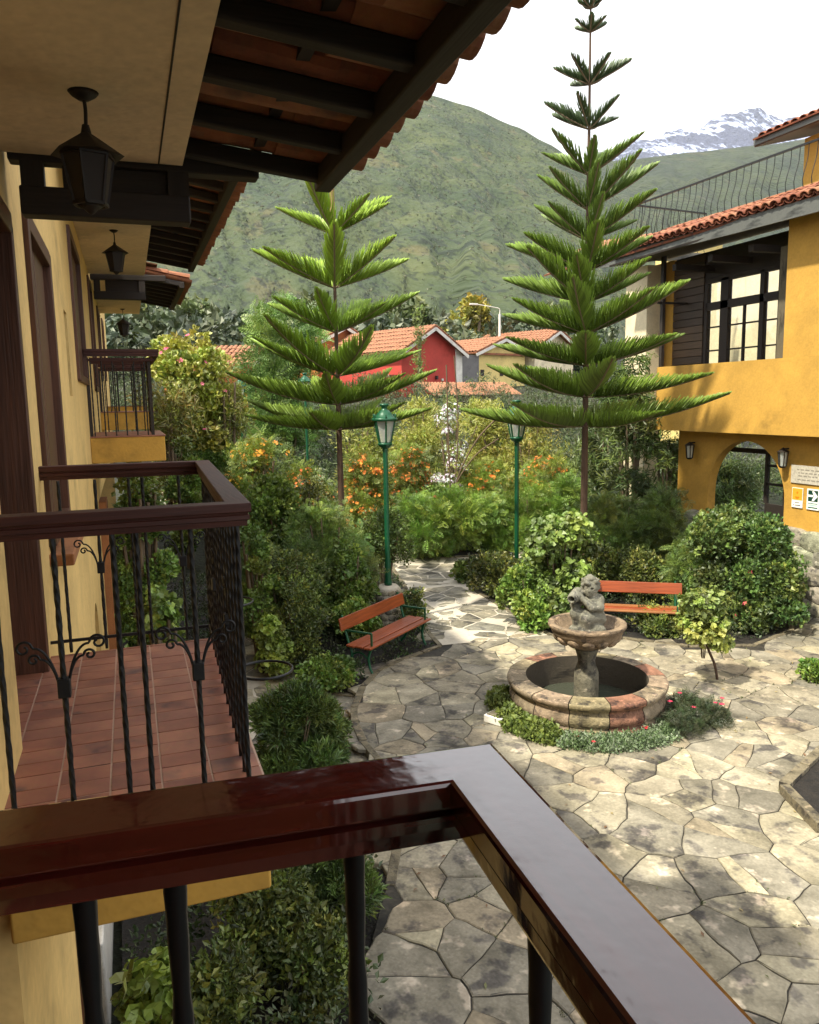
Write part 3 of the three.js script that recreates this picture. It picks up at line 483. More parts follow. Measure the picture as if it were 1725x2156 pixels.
  const rw = []; for (let r = 0; r < 19; r++) for (let c = 0; c < 5; c++) { const g = pick(TILES).clone(); g.applyMatrix4(new THREE.Matrix4().makeRotationFromEuler(new THREE.Euler(0, 0, 0.37)).setPosition(12.16 + c * 0.36, 7.84 + r * 0.024 + c * 0.14, -17.5 - r * 0.222)); rw.push(g); } put('rear_tiles', rw, M.roof[3], inn, { keepUV: true, stuff: true });
}
// terrace railing with bellied bars
{
  const t = thing('terrace_railing', 'black iron terrace railing with bellied bars above the tiled eaves at upper right', 'railing');
  const A = V(13.2, 9.4, -18.65), B = V(13.2, 9.26, -12.0), C = V(15.5, 9.3, -18.6);
  put('top_rail', bar([A.x, A.y, A.z], [B.x, B.y, B.z], 0.05, 0.04), M.iron, t); put('top_rail', bar([A.x, A.y, A.z], [C.x, C.y, C.z], 0.05, 0.04), M.iron, t);
  const bal = (p, out) => put('baluster', tube([[p.x, p.y, p.z], [p.x + out[0] * 0.02, p.y - 0.3, p.z + out[1] * 0.02], [p.x + out[0] * 0.13, p.y - 0.72, p.z + out[1] * 0.13], [p.x + out[0] * 0.04, p.y - 1.0, p.z + out[1] * 0.04], [p.x, p.y - 1.12, p.z]], 0.011, 8, 4), M.iron, t);
  for (let i = 0; i <= 30; i++) bal(A.clone().lerp(B, i / 30), [-1, 0]); for (let i = 1; i <= 10; i++) bal(A.clone().lerp(C, i / 10), [0, -1]);
}

// ---------- houses up the slope ----------
function house(name, label, x, z, turn, w, d, h, roofH, wallMat, opts = {}) {     // gable faces +z locally
  const y = ground(x, z) - 0.6, t = thing(name, label, 'house', [x, y, z], turn), over = 0.55, hw = w / 2;
  const s = new THREE.Shape([[-hw, 0], [hw, 0], [hw, h + 0.6], [0, h + 0.6 + roofH], [-hw, h + 0.6]].map((p) => new THREE.Vector2(...p)));
  const g = new THREE.ExtrudeGeometry(s, { depth: d, bevelEnabled: false }); g.translate(0, 0, -d); put('wall', g, wallMat, t, { uv: 0.3 });
  const L = Math.hypot(hw + over, roofH * (hw + over) / hw), sl = roofH / hw;
  for (const sd of [-1, 1]) {
    put('roof', bar([0, h + 0.66 + roofH, -d / 2 + over / 2], [sd * (hw + over), h + 0.66 - sl * over, -d / 2 + over / 2], d + over, 0.1), M.roof[1], t);
    const tg = [], n = Math.floor((d + over) / 0.3), m = Math.floor(L / 0.55), a = Math.atan2(sl, 1);
    for (let i = 0; i < n; i++) for (let j = 0; j < m; j++) { const q = TILES[0].clone(); q.scale(1.3, 1.3, 1.3); const k = (j + 1) / m * (hw + over), mt = new THREE.Matrix4().makeRotationFromEuler(new THREE.Euler(0, sd > 0 ? Math.PI : 0, sd > 0 ? 0 : 0)); q.rotateZ(a); if (sd > 0) q.rotateY(Math.PI); q.translate(sd * k, h + 0.74 + roofH - sl * k + rr(-0.015, 0.015), over - 0.1 - i * 0.3 + rr(-0.03, 0.03)); tg.push(q); }
    put('roof_tiles', tg, sd < 0 ? M.roof[3] : M.roof[1], t, { keepUV: true, stuff: true });
    put('barge_board', bar([0, h + 0.5 + roofH, over], [sd * (hw + over), h + 0.5 - sl * over, over], 0.05, 0.22), M.white, t);
  }
  return t;
}
seed(61);
const HM = { red: std([0.52, 0.06, 0.042], { map: T.plaster }), orange: std([0.6, 0.2, 0.06], { map: T.plaster }), yellow: std([0.82, 0.64, 0.24], { map: T.plaster }), grey: std([0.18, 0.17, 0.17], { map: T.plaster }), dark: std([0.03, 0.02, 0.018]), teal: std([0.05, 0.28, 0.3]) };
{
  const r = house('red_house', 'red gabled house with white corner pillar and tiled roof, between the two tall pines', 20.2, -52, 0.42, 5.6, 9, 3.1, 1.55, HM.red);
  put('pillar', box(2.5, 3.15, 0, 3.9, 0.1, -0.4), M.white, r); put('door_lamp', [box(0.4, 0.55, 1.7, 1.95, 0.02, 0.2)], M.iron, r); put('vent', [box(1.0, 1.16, 1.6, 1.76, 0.02, 0.12)], M.white, r);
  put('fence_panel', box(-5.4, -2.9, 0, 2.0, -0.2, -0.3), M.bench, r);
  const yh = house('yellow_house', 'pale yellow low house with patched tile roof, right of the red house', 27.4, -55.5, 0.36, 5.4, 6, 2.7, 1.0, HM.yellow);
  put('grey_wall', box(-4.6, -2.75, 0, 3.0, 0.3, -2), HM.grey, yh); for (const x of [-2.3, -0.2, 1.2]) put('window', box(x, x + 0.35, 1.5, 1.95, 0.02, 0.06), HM.dark, yh); put('coping', box(-2.8, 2.8, 3.05, 3.2, 0.02, 0.3), M.roof[1], yh); put('teal_door', box(2.75, 3.6, 0.3, 2.3, -0.2, -0.3), HM.teal, yh);
  const lh = house('orange_house', 'orange house with a small tiled porch, left of the left pine', 7.6, -48, 1.1, 4.6, 5, 2.7, 1.0, HM.orange);
  put('porch_roof', bar([-1.9, 2.4, 0.1], [-1.9, 1.95, 1.4], 2.4, 0.1), M.roof[1], lh); for (const x of [-2.9, -0.9]) put('porch_post', box(x, x + 0.14, 0, 2.1, 1.15, 1.29), M.terracotta, lh); put('window', box(-0.2, 0.7, 2.3, 3.1, 0.02, 0.06), HM.dark, lh); put('porch_door', box(-2.4, -1.4, 0.4, 2.2, 0.02, 0.06), HM.dark, lh);
  house('tiled_house', 'house showing only its red tile roof behind the right pine, right of the yellow house', 33.5, -58, 0.5, 6, 7, 3.0, 1.3, M.cream);
  house('garden_house', 'house with a tiled roof half hidden behind the left pine, left of the red house', 16.0, -60, 0.42, 5, 6, 3.0, 1.2, HM.orange);
  // garden wall with a tiled coping below the red house
  const gw = thing('tiled_garden_wall', 'low garden wall with a broad red tile coping below the red house', 'wall', [20.6, ground(20.6, -47), -47], 0.3);
  put('wall', box(-3.2, 4.4, -0.8, 0.9, 0, -0.3), M.cream, gw); const ct = []; for (let i = 0; i < 30; i++) for (let j = 0; j < 4; j++) { const q = TILES[1].clone(); q.scale(1.2, 1.2, 1.2); q.rotateZ(0.5); q.rotateY(-Math.PI / 2); q.rotateY(Math.PI); q.translate(-3.1 + i * 0.25, 0.75 + j * 0.2, 0.9 - j * 0.4); ct.push(q); } put('coping_tiles', ct, M.roof[3], gw, { keepUV: true, stuff: true });
  const rl = thing('roof_lantern_house', 'small tiled pavilion roof seen through the terrace railing', 'pavilion', [26.5, 11, -33]); put('wall', box(-1.1, 1.1, -9, 0.8, -1.1, 1.1), HM.yellow, rl); const pr = new THREE.ConeGeometry(2.0, 1.0, 4); pr.rotateY(Math.PI / 4); pr.translate(0, 1.3, 0); put('roof', pr, M.roof[1], rl);
  const sl = thing('street_light', 'white street light pole with a long curved arm beside the yellow house', 'street light', [27.5, ground(27.5, -56) - 0.5, -56]); const top = 11.3 - sl.position.y; put('pole', new THREE.CylinderGeometry(0.09, 0.13, top - 0.5, 8).translate(0, (top - 0.5) / 2, 0), M.white, sl); put('arm', tube([[0, top - 0.6, 0], [0, top - 0.1, 0], [-0.4, top, 0], [-1.9, top + 0.2, 0]], 0.035, 14, 6), M.white, sl); put('lamp_head', box(-2.5, -1.85, top + 0.14, top + 0.26, -0.1, 0.1, 0.03), M.white, sl);
}

// ---------- balcony railings ----------
const BALG = [twisted(1, 0.0135, 4.5), twisted(1, 0.0135, 5.5)].map((g) => uvBox(g));
const NEARG = (() => { const g = new THREE.CylinderGeometry(0.0085, 0.0085, 1, 10, 40), p = g.attributes.position; g.translate(0, 0.5, 0); for (let i = 0; i < p.count; i++) { const y = p.getY(i), k = 1 + 0.10 * Math.sin(y * 41) + 0.07 * Math.sin(y * 97 + 1); p.setX(i, p.getX(i) * k); p.setZ(i, p.getZ(i) * k); } g.computeVertexNormals(); return uvBox(g); })();
function baluster(parent, x, z, y0, y1, scrolls, dir) {
  const b = share('baluster', BALG[Math.floor(R() * 2)], M.iron, parent, [x, y0, z], [0, R() * 3, 0], [1, y1 - y0, 1]);
  if (!scrolls) return b;
  const yc = y0 + 0.455;                                 // collar with four scrolls curling out of it
  const g = [box(x - 0.019, x + 0.019, yc - 0.03, yc + 0.03, z - 0.019, z + 0.019, 0.004)];
  for (const s of [-1, 1]) for (const k of [1, 0.72]) {
    const p = []; for (let i = 0; i <= 8; i++) { const t = i / 8; p.push([0.014 + 0.066 * k * t ** 1.5, 0.135 * k * Math.sin(t * Math.PI / 2)]); }
    const cx = 0.014 + 0.066 * k, r0 = 0.026 * k; for (let i = 1; i <= 12; i++) { const t = i / 12, a = Math.PI - t * 7.6, r = r0 * (1 - 0.72 * t); p.push([cx + r0 - 0.0 + r * Math.cos(a), 0.135 * k + r * Math.sin(a)]); }
    g.push(tube(p.map(([u, v]) => [x + s * u * dir[0], yc + v, z + s * u * dir[1]]), 0.0042, 40, 5));
  }
  put('scroll', g, M.iron, parent); return b;
}
function potRing(parent, x, y, z) { put('pot_ring', [tube(Array.from({ length: 16 }, (_, i) => [x + 0.125 + 0.115 * Math.cos(i / 16 * 6.2832), y, z + 0.115 * Math.sin(i / 16 * 6.2832)]), 0.006, 40, 6, true), tube([[x - 0.01, y - 0.08, z], [x + 0.03, y - 0.06, z], [x + 0.02, y - 0.01, z], [x + 0.012, y, z]], 0.014, 10, 6)], M.iron, parent); }
function handrail(pts, w, h, mat, parent, y, closed0) {   // moulded rail, mitred at its corners; pts are [x, z], outer edge on the left of travel
  const prof = [[0, 0], [0, -0.006], [0.006, -0.001 + 0.0], [0.006, 0]];
  const shape = [[0.004, 0], [w - 0.004, 0], [w - 0.001, -0.001], [w, -0.004], [w, -h * 0.36], [w - 0.002, -h * 0.40], [w - 0.010, -h * 0.42], [w - 0.011, -h * 0.50], [w - 0.006, -h * 0.54], [w - 0.006, -h * 0.72], [w - 0.013, -h * 0.76], [w - 0.015, -h], [0.015, -h], [0.013, -h * 0.76], [0.006, -h * 0.72], [0.006, -h * 0.54], [0.011, -h * 0.50], [0.010, -h * 0.42], [0.002, -h * 0.40], [0, -h * 0.36], [0, -0.004], [0.001, -0.001]];
  for (let i = 0; i < pts.length - 1; i++) {
    const A = pts[i], B = pts[i + 1], d = [B[0] - A[0], B[1] - A[1]], L = Math.hypot(...d), u = [d[0] / L, d[1] / L], nrm = [-u[1], u[0]];
    const miter = (j) => { if (j === 0 || j === pts.length - 1) return nrm; const a = [pts[j][0] - pts[j - 1][0], pts[j][1] - pts[j - 1][1]], b = [pts[j + 1][0] - pts[j][0], pts[j + 1][1] - pts[j][1]], la = Math.hypot(...a), lb = Math.hypot(...b), na = [-a[1] / la, a[0] / la], nb = [-b[1] / lb, b[0] / lb], m = [na[0] + nb[0], na[1] + nb[1]], k = 2 / (m[0] * m[0] + m[1] * m[1]) ; return [m[0] * k, m[1] * k]; };
    const m0 = miter(i), m1 = miter(i + 1), pos = [], n = shape.length, q = (e, m, s) => [e[0] + m[0] * s[0], y + s[1], e[1] + m[1] * s[0]];
    for (let k = 0; k < n; k++) { const s = shape[k], t = shape[(k + 1) % n], a = q(A, m0, s), b = q(B, m1, s), c = q(B, m1, t), e = q(A, m0, t); pos.push(...a, ...c, ...b, ...a, ...e, ...c); }
    for (const [e, m] of [[A, m0], [B, m1]]) for (let k = 1; k < n - 1; k++) pos.push(...q(e, m, shape[0]), ...q(e, m, shape[k]), ...q(e, m, shape[k + 1]));
    const g = new THREE.BufferGeometry(); g.setAttribute('position', new THREE.Float32BufferAttribute(pos, 3)); g.computeVertexNormals();
    put('handrail', g, mat, parent, { uv: 2.2 });
  }
}
seed(71);
{
  // the photographer's own balcony
  const n = thing('balcony_railing', 'glossy dark red handrail with a mitred corner and thick black bars, nearest the viewer', 'railing');
  handrail([[-0.5, -0.702], [0.304, -0.637], [0.226, 0.9]], 0.064, 0.062, M.rail, n, 3.98);
  for (const x of [-0.24, -0.058, 0.012, 0.163]) baluster(n, x, lerp(-0.66, -0.612, (x + 0.3) / 0.6), 2.98, 3.925, false);
  for (const z of [-0.47, -0.30, -0.13, 0.04, 0.21, 0.38, 0.55]) baluster(n, 0.24 - z * 0.05, z, 2.98, 3.925, false);
  put('bottom_rail', [bar([-0.47, 3.06, -0.668], [0.27, 3.06, -0.606], 0.012, 0.014), bar([0.268, 3.06, -0.606], [0.205, 3.06, 0.7], 0.012, 0.014)], M.iron, n);
  n.children.filter((c) => c.name === 'baluster').forEach((c) => { c.geometry = NEARG; });
  // the next balcony
  const t = thing('balcony_railing', 'black iron railing with scrolls and pot rings on the tiled balcony next to the viewer', 'railing');
  handrail([[-0.62, -2.607], [0.278, -2.607], [0.34, -4.56], [-0.5, -4.62]], 0.08, 0.075, M.railFar, t, 3.985);
  for (const [x, s] of [[-0.41, 0], [-0.24, 1], [-0.07, 0], [0.0, 0], [0.165, 1]]) baluster(t, x, -2.575, 2.98, 3.915, s, [1, 0]);
  for (const [x, s] of [[-0.37, 0], [-0.19, 1], [-0.02, 0], [0.05, 0], [0.24, 1]]) baluster(t, x, -4.5, 2.98, 3.915, s, [1, 0]);
  for (let i = 0; i < 15; i++) baluster(t, lerp(0.315, 0.372, i / 14), lerp(-2.6, -4.52, i / 14), 2.98, 3.915, i === 4 || i === 9, [0, 1]);
  put('bottom_rail', [bar([-0.47, 3.045, -4.5], [0.36, 3.045, -4.5], 0.012, 0.016), bar([0.315, 3.045, -2.6], [0.37, 3.045, -4.5], 0.012, 0.016)], M.iron, t);
  potRing(t, 0.35, 3.19, -3.2); potRing(t, 0.365, 3.19, -4.42);
  // the stepped ones beyond
  const up = (label, D0, D1, y, h, x1) => {
    const r = thing('balcony_railing', label, 'railing');
    handrail([[WX, -D0], [x1, -D0], [x1, -D1], [WX, -D1]], 0.08, 0.09, M.railFar, r, y + h); handrail([[WX, -D0 - 0.01], [x1 - 0.02, -D0 - 0.01], [x1 - 0.02, -D1]], 0.04, 0.03, M.railFar, r, y + h - 0.12);
    for (let x = WX + 0.06; x < x1 - 0.05; x += 0.13) { baluster(r, x, -D0 - 0.03, y, y + h - 0.1, 0); baluster(r, x, -D1 + 0.03, y, y + h - 0.1, 0); }
    for (let z = D0 + 0.03; z < D1; z += 0.13) baluster(r, x1 - 0.04, -z, y, y + h - 0.1, 0);
    put('corner_post', box(x1 - 0.07, x1 - 0.03, y, y + h - 0.1, -D0 - 0.01, -D0 - 0.05), M.darkWood, r); put('wall_post', box(WX + 0.0, WX + 0.04, y, y + h - 0.1, -D0 - 0.01, -D0 - 0.05), M.darkWood, r);
  };
  up('railing with dark wooden double rail on the yellow box balcony, third from the viewer', 10.86, 12.72, 3.92, 1.1, 0.35);
  up('dark balcony railing seen through the bars of the box balcony, fourth from the viewer', 15.69, 17.35, 4.2, 0.9, 0.36);
}

// ---------- lanterns and lamps ----------
function hexPrism(rt, rb, h, seg = 6) { const g = new THREE.CylinderGeometry(rt, rb, h, seg, 1, true); return g; }
function hangingLantern(label, x, y, z, s, rod) {
  const t = thing('hanging_lantern', label, 'lantern', [x, y, z], 0.3, 'lanterns hung under the left eaves'); delete t.userData.group;
  put('ceiling_plate', lathe([[0, -0.03], [0.02, -0.028], [0.045, -0.012], [0.055, 0], [0, 0]], 16), M.lanternIron, t);
  put('rod', tube([[0, -0.02, 0], [0.004, -rod / 2, 0], [0, -rod - 0.02, 0]], 0.007, 6, 6), M.lanternIron, t);
  const Y = -rod - 0.01, roof = new THREE.ConeGeometry(0.125 * s, 0.085 * s, 6, 1); roof.translate(0, Y - 0.045 * s, 0); put('lantern_roof', [roof, hexPrism(0.013, 0.02, 0.03).translate(0, Y, 0)], M.lanternIron, t);
  const fr = []; const yt = Y - 0.09 * s, yb = Y - 0.25 * s, rt = 0.088 * s, rb = 0.056 * s;
  for (let i = 0; i < 6; i++) { const a = i * Math.PI / 3, b = a + Math.PI / 3; fr.push(bar([rt * Math.cos(a), yt, rt * Math.sin(a)], [rb * Math.cos(a), yb, rb * Math.sin(a)], 0.008 * s)); fr.push(bar([rt * Math.cos(a), yt, rt * Math.sin(a)], [rt * Math.cos(b), yt, rt * Math.sin(b)], 0.01 * s)); fr.push(bar([rb * Math.cos(a), yb, rb * Math.sin(a)], [rb * Math.cos(b), yb, rb * Math.sin(b)], 0.012 * s)); }
  fr.push(lathe([[0, yb - 0.035 * s], [0.012 * s, yb - 0.03 * s], [0.03 * s, yb - 0.012 * s], [rb, yb], [0, yb]], 6)); put('lantern_frame', fr, M.lanternIron, t);
  for (let i = 0; i < 6; i++) { const a = i * Math.PI / 3 + 0.03, b = a + Math.PI / 3 - 0.06, k = 0.96, g = new THREE.BufferGeometry(), A = [rt * k * Math.cos(a), yt, rt * k * Math.sin(a)], B = [rt * k * Math.cos(b), yt, rt * k * Math.sin(b)], C = [rb * k * Math.cos(b), yb, rb * k * Math.sin(b)], D = [rb * k * Math.cos(a), yb, rb * k * Math.sin(a)]; g.setAttribute('position', new THREE.Float32BufferAttribute([...A, ...B, ...C, ...A, ...C, ...D], 3)); g.computeVertexNormals(); put('pane', g, M.lanternGlass, t); }
}
seed(81);
hangingLantern('dark iron lantern hanging from the near white ceiling, largest of the hanging lanterns', -0.08, 5.46, -3.33, 1.08, 0.12);
hangingLantern('dark iron lantern hanging from the second ceiling panel, beyond the first timber frame', -0.02, 6.5, -10.94, 1.35, 0.15);
hangingLantern('small dark lantern hanging under the farthest ceiling panel, above the distant trees', 0.04, 6.5, -19.5, 1.5, 0.2);
for (const [D, y, l] of [[15.13, 3.0, 'black wall lantern on the ochre pillar left of the arch'], [12.33, 3.0, 'black wall lantern on the ochre wall right of the arch, above the plaque']]) {
  const t = thing('wall_lantern', l, 'lantern', [12.36, y, -D]); const fr = [box(0, 0.14, 0.2, 0.23, -0.012, 0.012)];
  for (let i = 0; i < 6; i++) { const a = i * Math.PI / 3; fr.push(bar([0.10 * Math.cos(a), 0.16, 0.10 * Math.sin(a)], [0.07 * Math.cos(a), -0.14, 0.07 * Math.sin(a)], 0.014)); }
  fr.push(new THREE.ConeGeometry(0.13, 0.09, 6).translate(0, 0.2, 0), new THREE.CylinderGeometry(0.08, 0.05, 0.04, 6).translate(0, -0.15, 0)); put('lantern_frame', fr, M.lanternIron, t); put('glass', hexPrism(0.09, 0.065, 0.28).translate(0, 0.01, 0), M.lampGlass, t);
}
const paneTri = (A, B, C, D) => { const g = new THREE.BufferGeometry(); g.setAttribute('position', new THREE.Float32BufferAttribute([...A, ...B, ...C, ...A, ...C, ...D], 3)); g.computeVertexNormals(); return g; };
function gardenLamp(label, x, y, z, h, s, ped) {
  const t = thing('garden_lamp', label, 'street lamp', [x, y, z], 0.35);
  if (ped) { const p = put('pedestal', lathe([[0, 0], [0.26, 0], [0.24, ped - 0.06], [0.18, ped], [0, ped]], 14), M.mortarLight, t); let k = 0; for (let r = 0; r < 6; r++) for (let i = 0; i < 11; i++) { const a = (i + (r % 2) / 2) / 11 * 6.2832, rad = 0.235 - r * 0.004; put('cobble', rock(0.072, 1.0, 0.8, 0.55, k++ * 1.3, 1), stoneMats[Math.floor(R() * 8)], p, { pos: [Math.cos(a) * rad, 0.07 + r * ped / 6.6, Math.sin(a) * rad], rot: [0, Math.PI / 2 - a, rr(-0.3, 0.3)] }); } }
  const y0 = ped || 0, top = h - 0.88 * s;
  put('post', lathe([[0, y0], [0.075, y0], [0.075, y0 + 0.06], [0.06, y0 + 0.1], [0.058, y0 + 0.5], [0.05, y0 + 0.52], [0.047, top - 0.06], [0.055, top - 0.05], [0.055, top], [0, top]], 14), M.green, t);
  put('collar', lathe([[0.04, top - 0.02], [0.1 * s, top + 0.01], [0.145 * s, top + 0.06 * s], [0.15 * s, top + 0.09 * s], [0.12 * s, top + 0.1 * s], [0, top + 0.1 * s]], 12), M.green, t);
  const yb = top + 0.1 * s, yt = yb + 0.44 * s, rb = 0.125 * s, rt = 0.215 * s, fr = [];
  for (let i = 0; i < 6; i++) { const a = i * Math.PI / 3, b = a + Math.PI / 3, c = [Math.cos(a), Math.sin(a)], d = [Math.cos(b), Math.sin(b)]; fr.push(bar([rb * c[0], yb, rb * c[1]], [rt * c[0], yt, rt * c[1]], 0.026 * s)); fr.push(bar([rt * c[0], yt, rt * c[1]], [rt * d[0], yt, rt * d[1]], 0.03 * s)); fr.push(bar([rb * c[0], yb, rb * c[1]], [rb * d[0], yb, rb * d[1]], 0.022 * s)); const k = 0.97; put('pane', paneTri([rb * k * c[0], yb, rb * k * c[1]], [rt * k * c[0], yt, rt * k * c[1]], [rt * k * d[0], yt, rt * k * d[1]], [rb * k * d[0], yb, rb * k * d[1]]), M.lampGlass, t); }
  put('lantern_frame', fr, M.green, t);
  put('bulb', lathe([[0, yb], [0.03, yb], [0.032, yb + 0.14 * s], [0.05, yb + 0.2 * s], [0.048, yb + 0.26 * s], [0, yb + 0.31 * s]], 10), M.white, t);
  const cap = put('cap', lathe([[rt + 0.035 * s, yt], [rt + 0.05 * s, yt + 0.03 * s], [rt + 0.02 * s, yt + 0.055 * s], [rt - 0.02 * s, yt + 0.06 * s], [0.15 * s, yt + 0.13 * s], [0.1 * s, yt + 0.19 * s], [0.06 * s, yt + 0.215 * s], [0.055 * s, yt + 0.26 * s], [0.09 * s, yt + 0.29 * s], [0.095 * s, yt + 0.325 * s], [0.03 * s, yt + 0.33 * s], [0, yt + 0.335 * s]], 16), M.green, t);
  for (let i = 0; i < 6; i++) { const a = i * Math.PI / 3; put('finial', lathe([[0, 0], [0.022, 0.004], [0.012, 0.02], [0.02, 0.045], [0.008, 0.075], [0, 0.085]], 6).scale(s, s, s).translate((rt + 0.02 * s) * Math.cos(a), yt + 0.05 * s, (rt + 0.02 * s) * Math.sin(a)), M.green, cap); }
}
gardenLamp('green lamp post on a cobbled pedestal just behind the left bench', 4.58, -0.05, -14.25, 4.32, 0.96, 0.8);
gardenLamp('green lamp post with domed cap standing right of the path, left of the right pine', 8.18, -0.05, -15.8, 4.34, 1.06, 0);
gardenLamp('distant green lamp post far left, in front of the flowering tall shrub', 4.0, ground(4, -30), -30, 5.3 - ground(4, -30), 1.05, 0);
gardenLamp('distant green lamp post seen through the branches of the left pine', 6.47, ground(6.5, -30), -30, 5.45 - ground(6.5, -30), 1.05, 0);

// ---------- signs on the right wall ----------
function signTex(draw, w, h) { const c = document.createElement('canvas'); c.width = w; c.height = h; draw(c.getContext('2d'), w, h); const t = new THREE.CanvasTexture(c); t.colorSpace = THREE.SRGBColorSpace; return t; }
function sign(name, label, D0, D1, y0, y1, draw, th = 0.02) {
  const t = thing(name, label, 'sign'); put('board', box(12.5 - th, 12.497, y0, y1, -D0, -D1, 0.004), M.white, t);
  const g = new THREE.PlaneGeometry(D1 - D0 - 0.006, y1 - y0 - 0.006); g.rotateY(-Math.PI / 2); g.translate(12.5 - th - 0.003, (y0 + y1) / 2, -(D0 + D1) / 2);
  const m = new THREE.MeshStandardMaterial({ map: signTex(draw, 256, Math.round(256 * (y1 - y0) / (D1 - D0))), roughness: 0.5 }); put('print', g, m, t, { keepUV: true });
}
seed(86);
sign('marble_plaque', 'pale stone plaque with worn engraved lines on the ochre wall, right of the arch', 11.3, 12.22, 2.54, 2.9, (c, w, h) => { c.fillStyle = '#b9b2a2'; c.fillRect(0, 0, w, h); for (let i = 0; i < 900; i++) { c.fillStyle = `rgba(${R() < 0.5 ? '235,230,215' : '120,112,100'},0.12)`; c.beginPath(); c.ellipse(R() * w, R() * h, R() * 12, R() * 5, R() * 3, 0, 7); c.fill(); } c.fillStyle = 'rgba(90,84,76,0.55)'; for (const [y, a, b] of [[0.2, 0.16, 0.85], [0.38, 0.2, 0.75], [0.55, 0.2, 0.7], [0.76, 0.18, 0.84]]) for (let x = a * w; x < b * w;) { const l = rr(8, 30); c.fillRect(x, y * h, l, h * 0.07); x += l + rr(4, 9); } });
sign('yellow_notice', 'small notice, orange above and white below, under the plaque at left', 11.9, 12.17, 2.05, 2.45, (c, w, h) => { c.fillStyle = '#efeae0'; c.fillRect(0, 0, w, h); c.fillStyle = '#e8a02c'; c.fillRect(8, 8, w - 16, h * 0.6); c.fillStyle = '#c67a10'; c.beginPath(); c.arc(w * 0.5, h * 0.24, w * 0.09, 0, 7); c.fill(); c.beginPath(); c.moveTo(w * 0.28, h * 0.44); c.lineTo(w * 0.72, h * 0.44); c.lineTo(w * 0.62, h * 0.54); c.lineTo(w * 0.5, h * 0.58); c.lineTo(w * 0.38, h * 0.54); c.fill(); c.fillStyle = '#3a332c'; c.fillRect(w * 0.3, h * 0.73, w * 0.42, h * 0.035); c.fillRect(w * 0.14, h * 0.86, w * 0.1, h * 0.04); c.fillRect(w * 0.34, h * 0.86, w * 0.5, h * 0.045); });
sign('exit_sign', 'dark green and white sign with an arrow pointing right, on the ochre wall', 11.5, 11.8, 2.05, 2.46, (c, w, h) => { c.fillStyle = '#eef0ea'; c.fillRect(0, 0, w, h); c.fillStyle = '#12392b'; c.fillRect(w * 0.1, h * 0.06, w * 0.8, h * 0.54); c.fillStyle = '#f6f7f2'; c.fillRect(w * 0.1, h * 0.28, w * 0.42, h * 0.1); c.beginPath(); c.moveTo(w * 0.4, h * 0.1); c.lineTo(w * 0.58, h * 0.1); c.lineTo(w * 0.88, h * 0.33); c.lineTo(w * 0.58, h * 0.56); c.lineTo(w * 0.4, h * 0.56); c.lineTo(w * 0.58, h * 0.33); c.fill(); c.fillStyle = '#2c6a58'; for (let x = w * 0.14; x < w * 0.84;) { const l = rr(10, 26); c.fillRect(x, h * 0.67, l, h * 0.06); x += l + 6; } c.fillStyle = '#9cc4b8'; c.fillRect(w * 0.14, h * 0.76, w * 0.72, h * 0.06); c.fillStyle = '#1d5b48'; c.fillRect(w * 0.1, h * 0.87, w * 0.8, h * 0.06); });

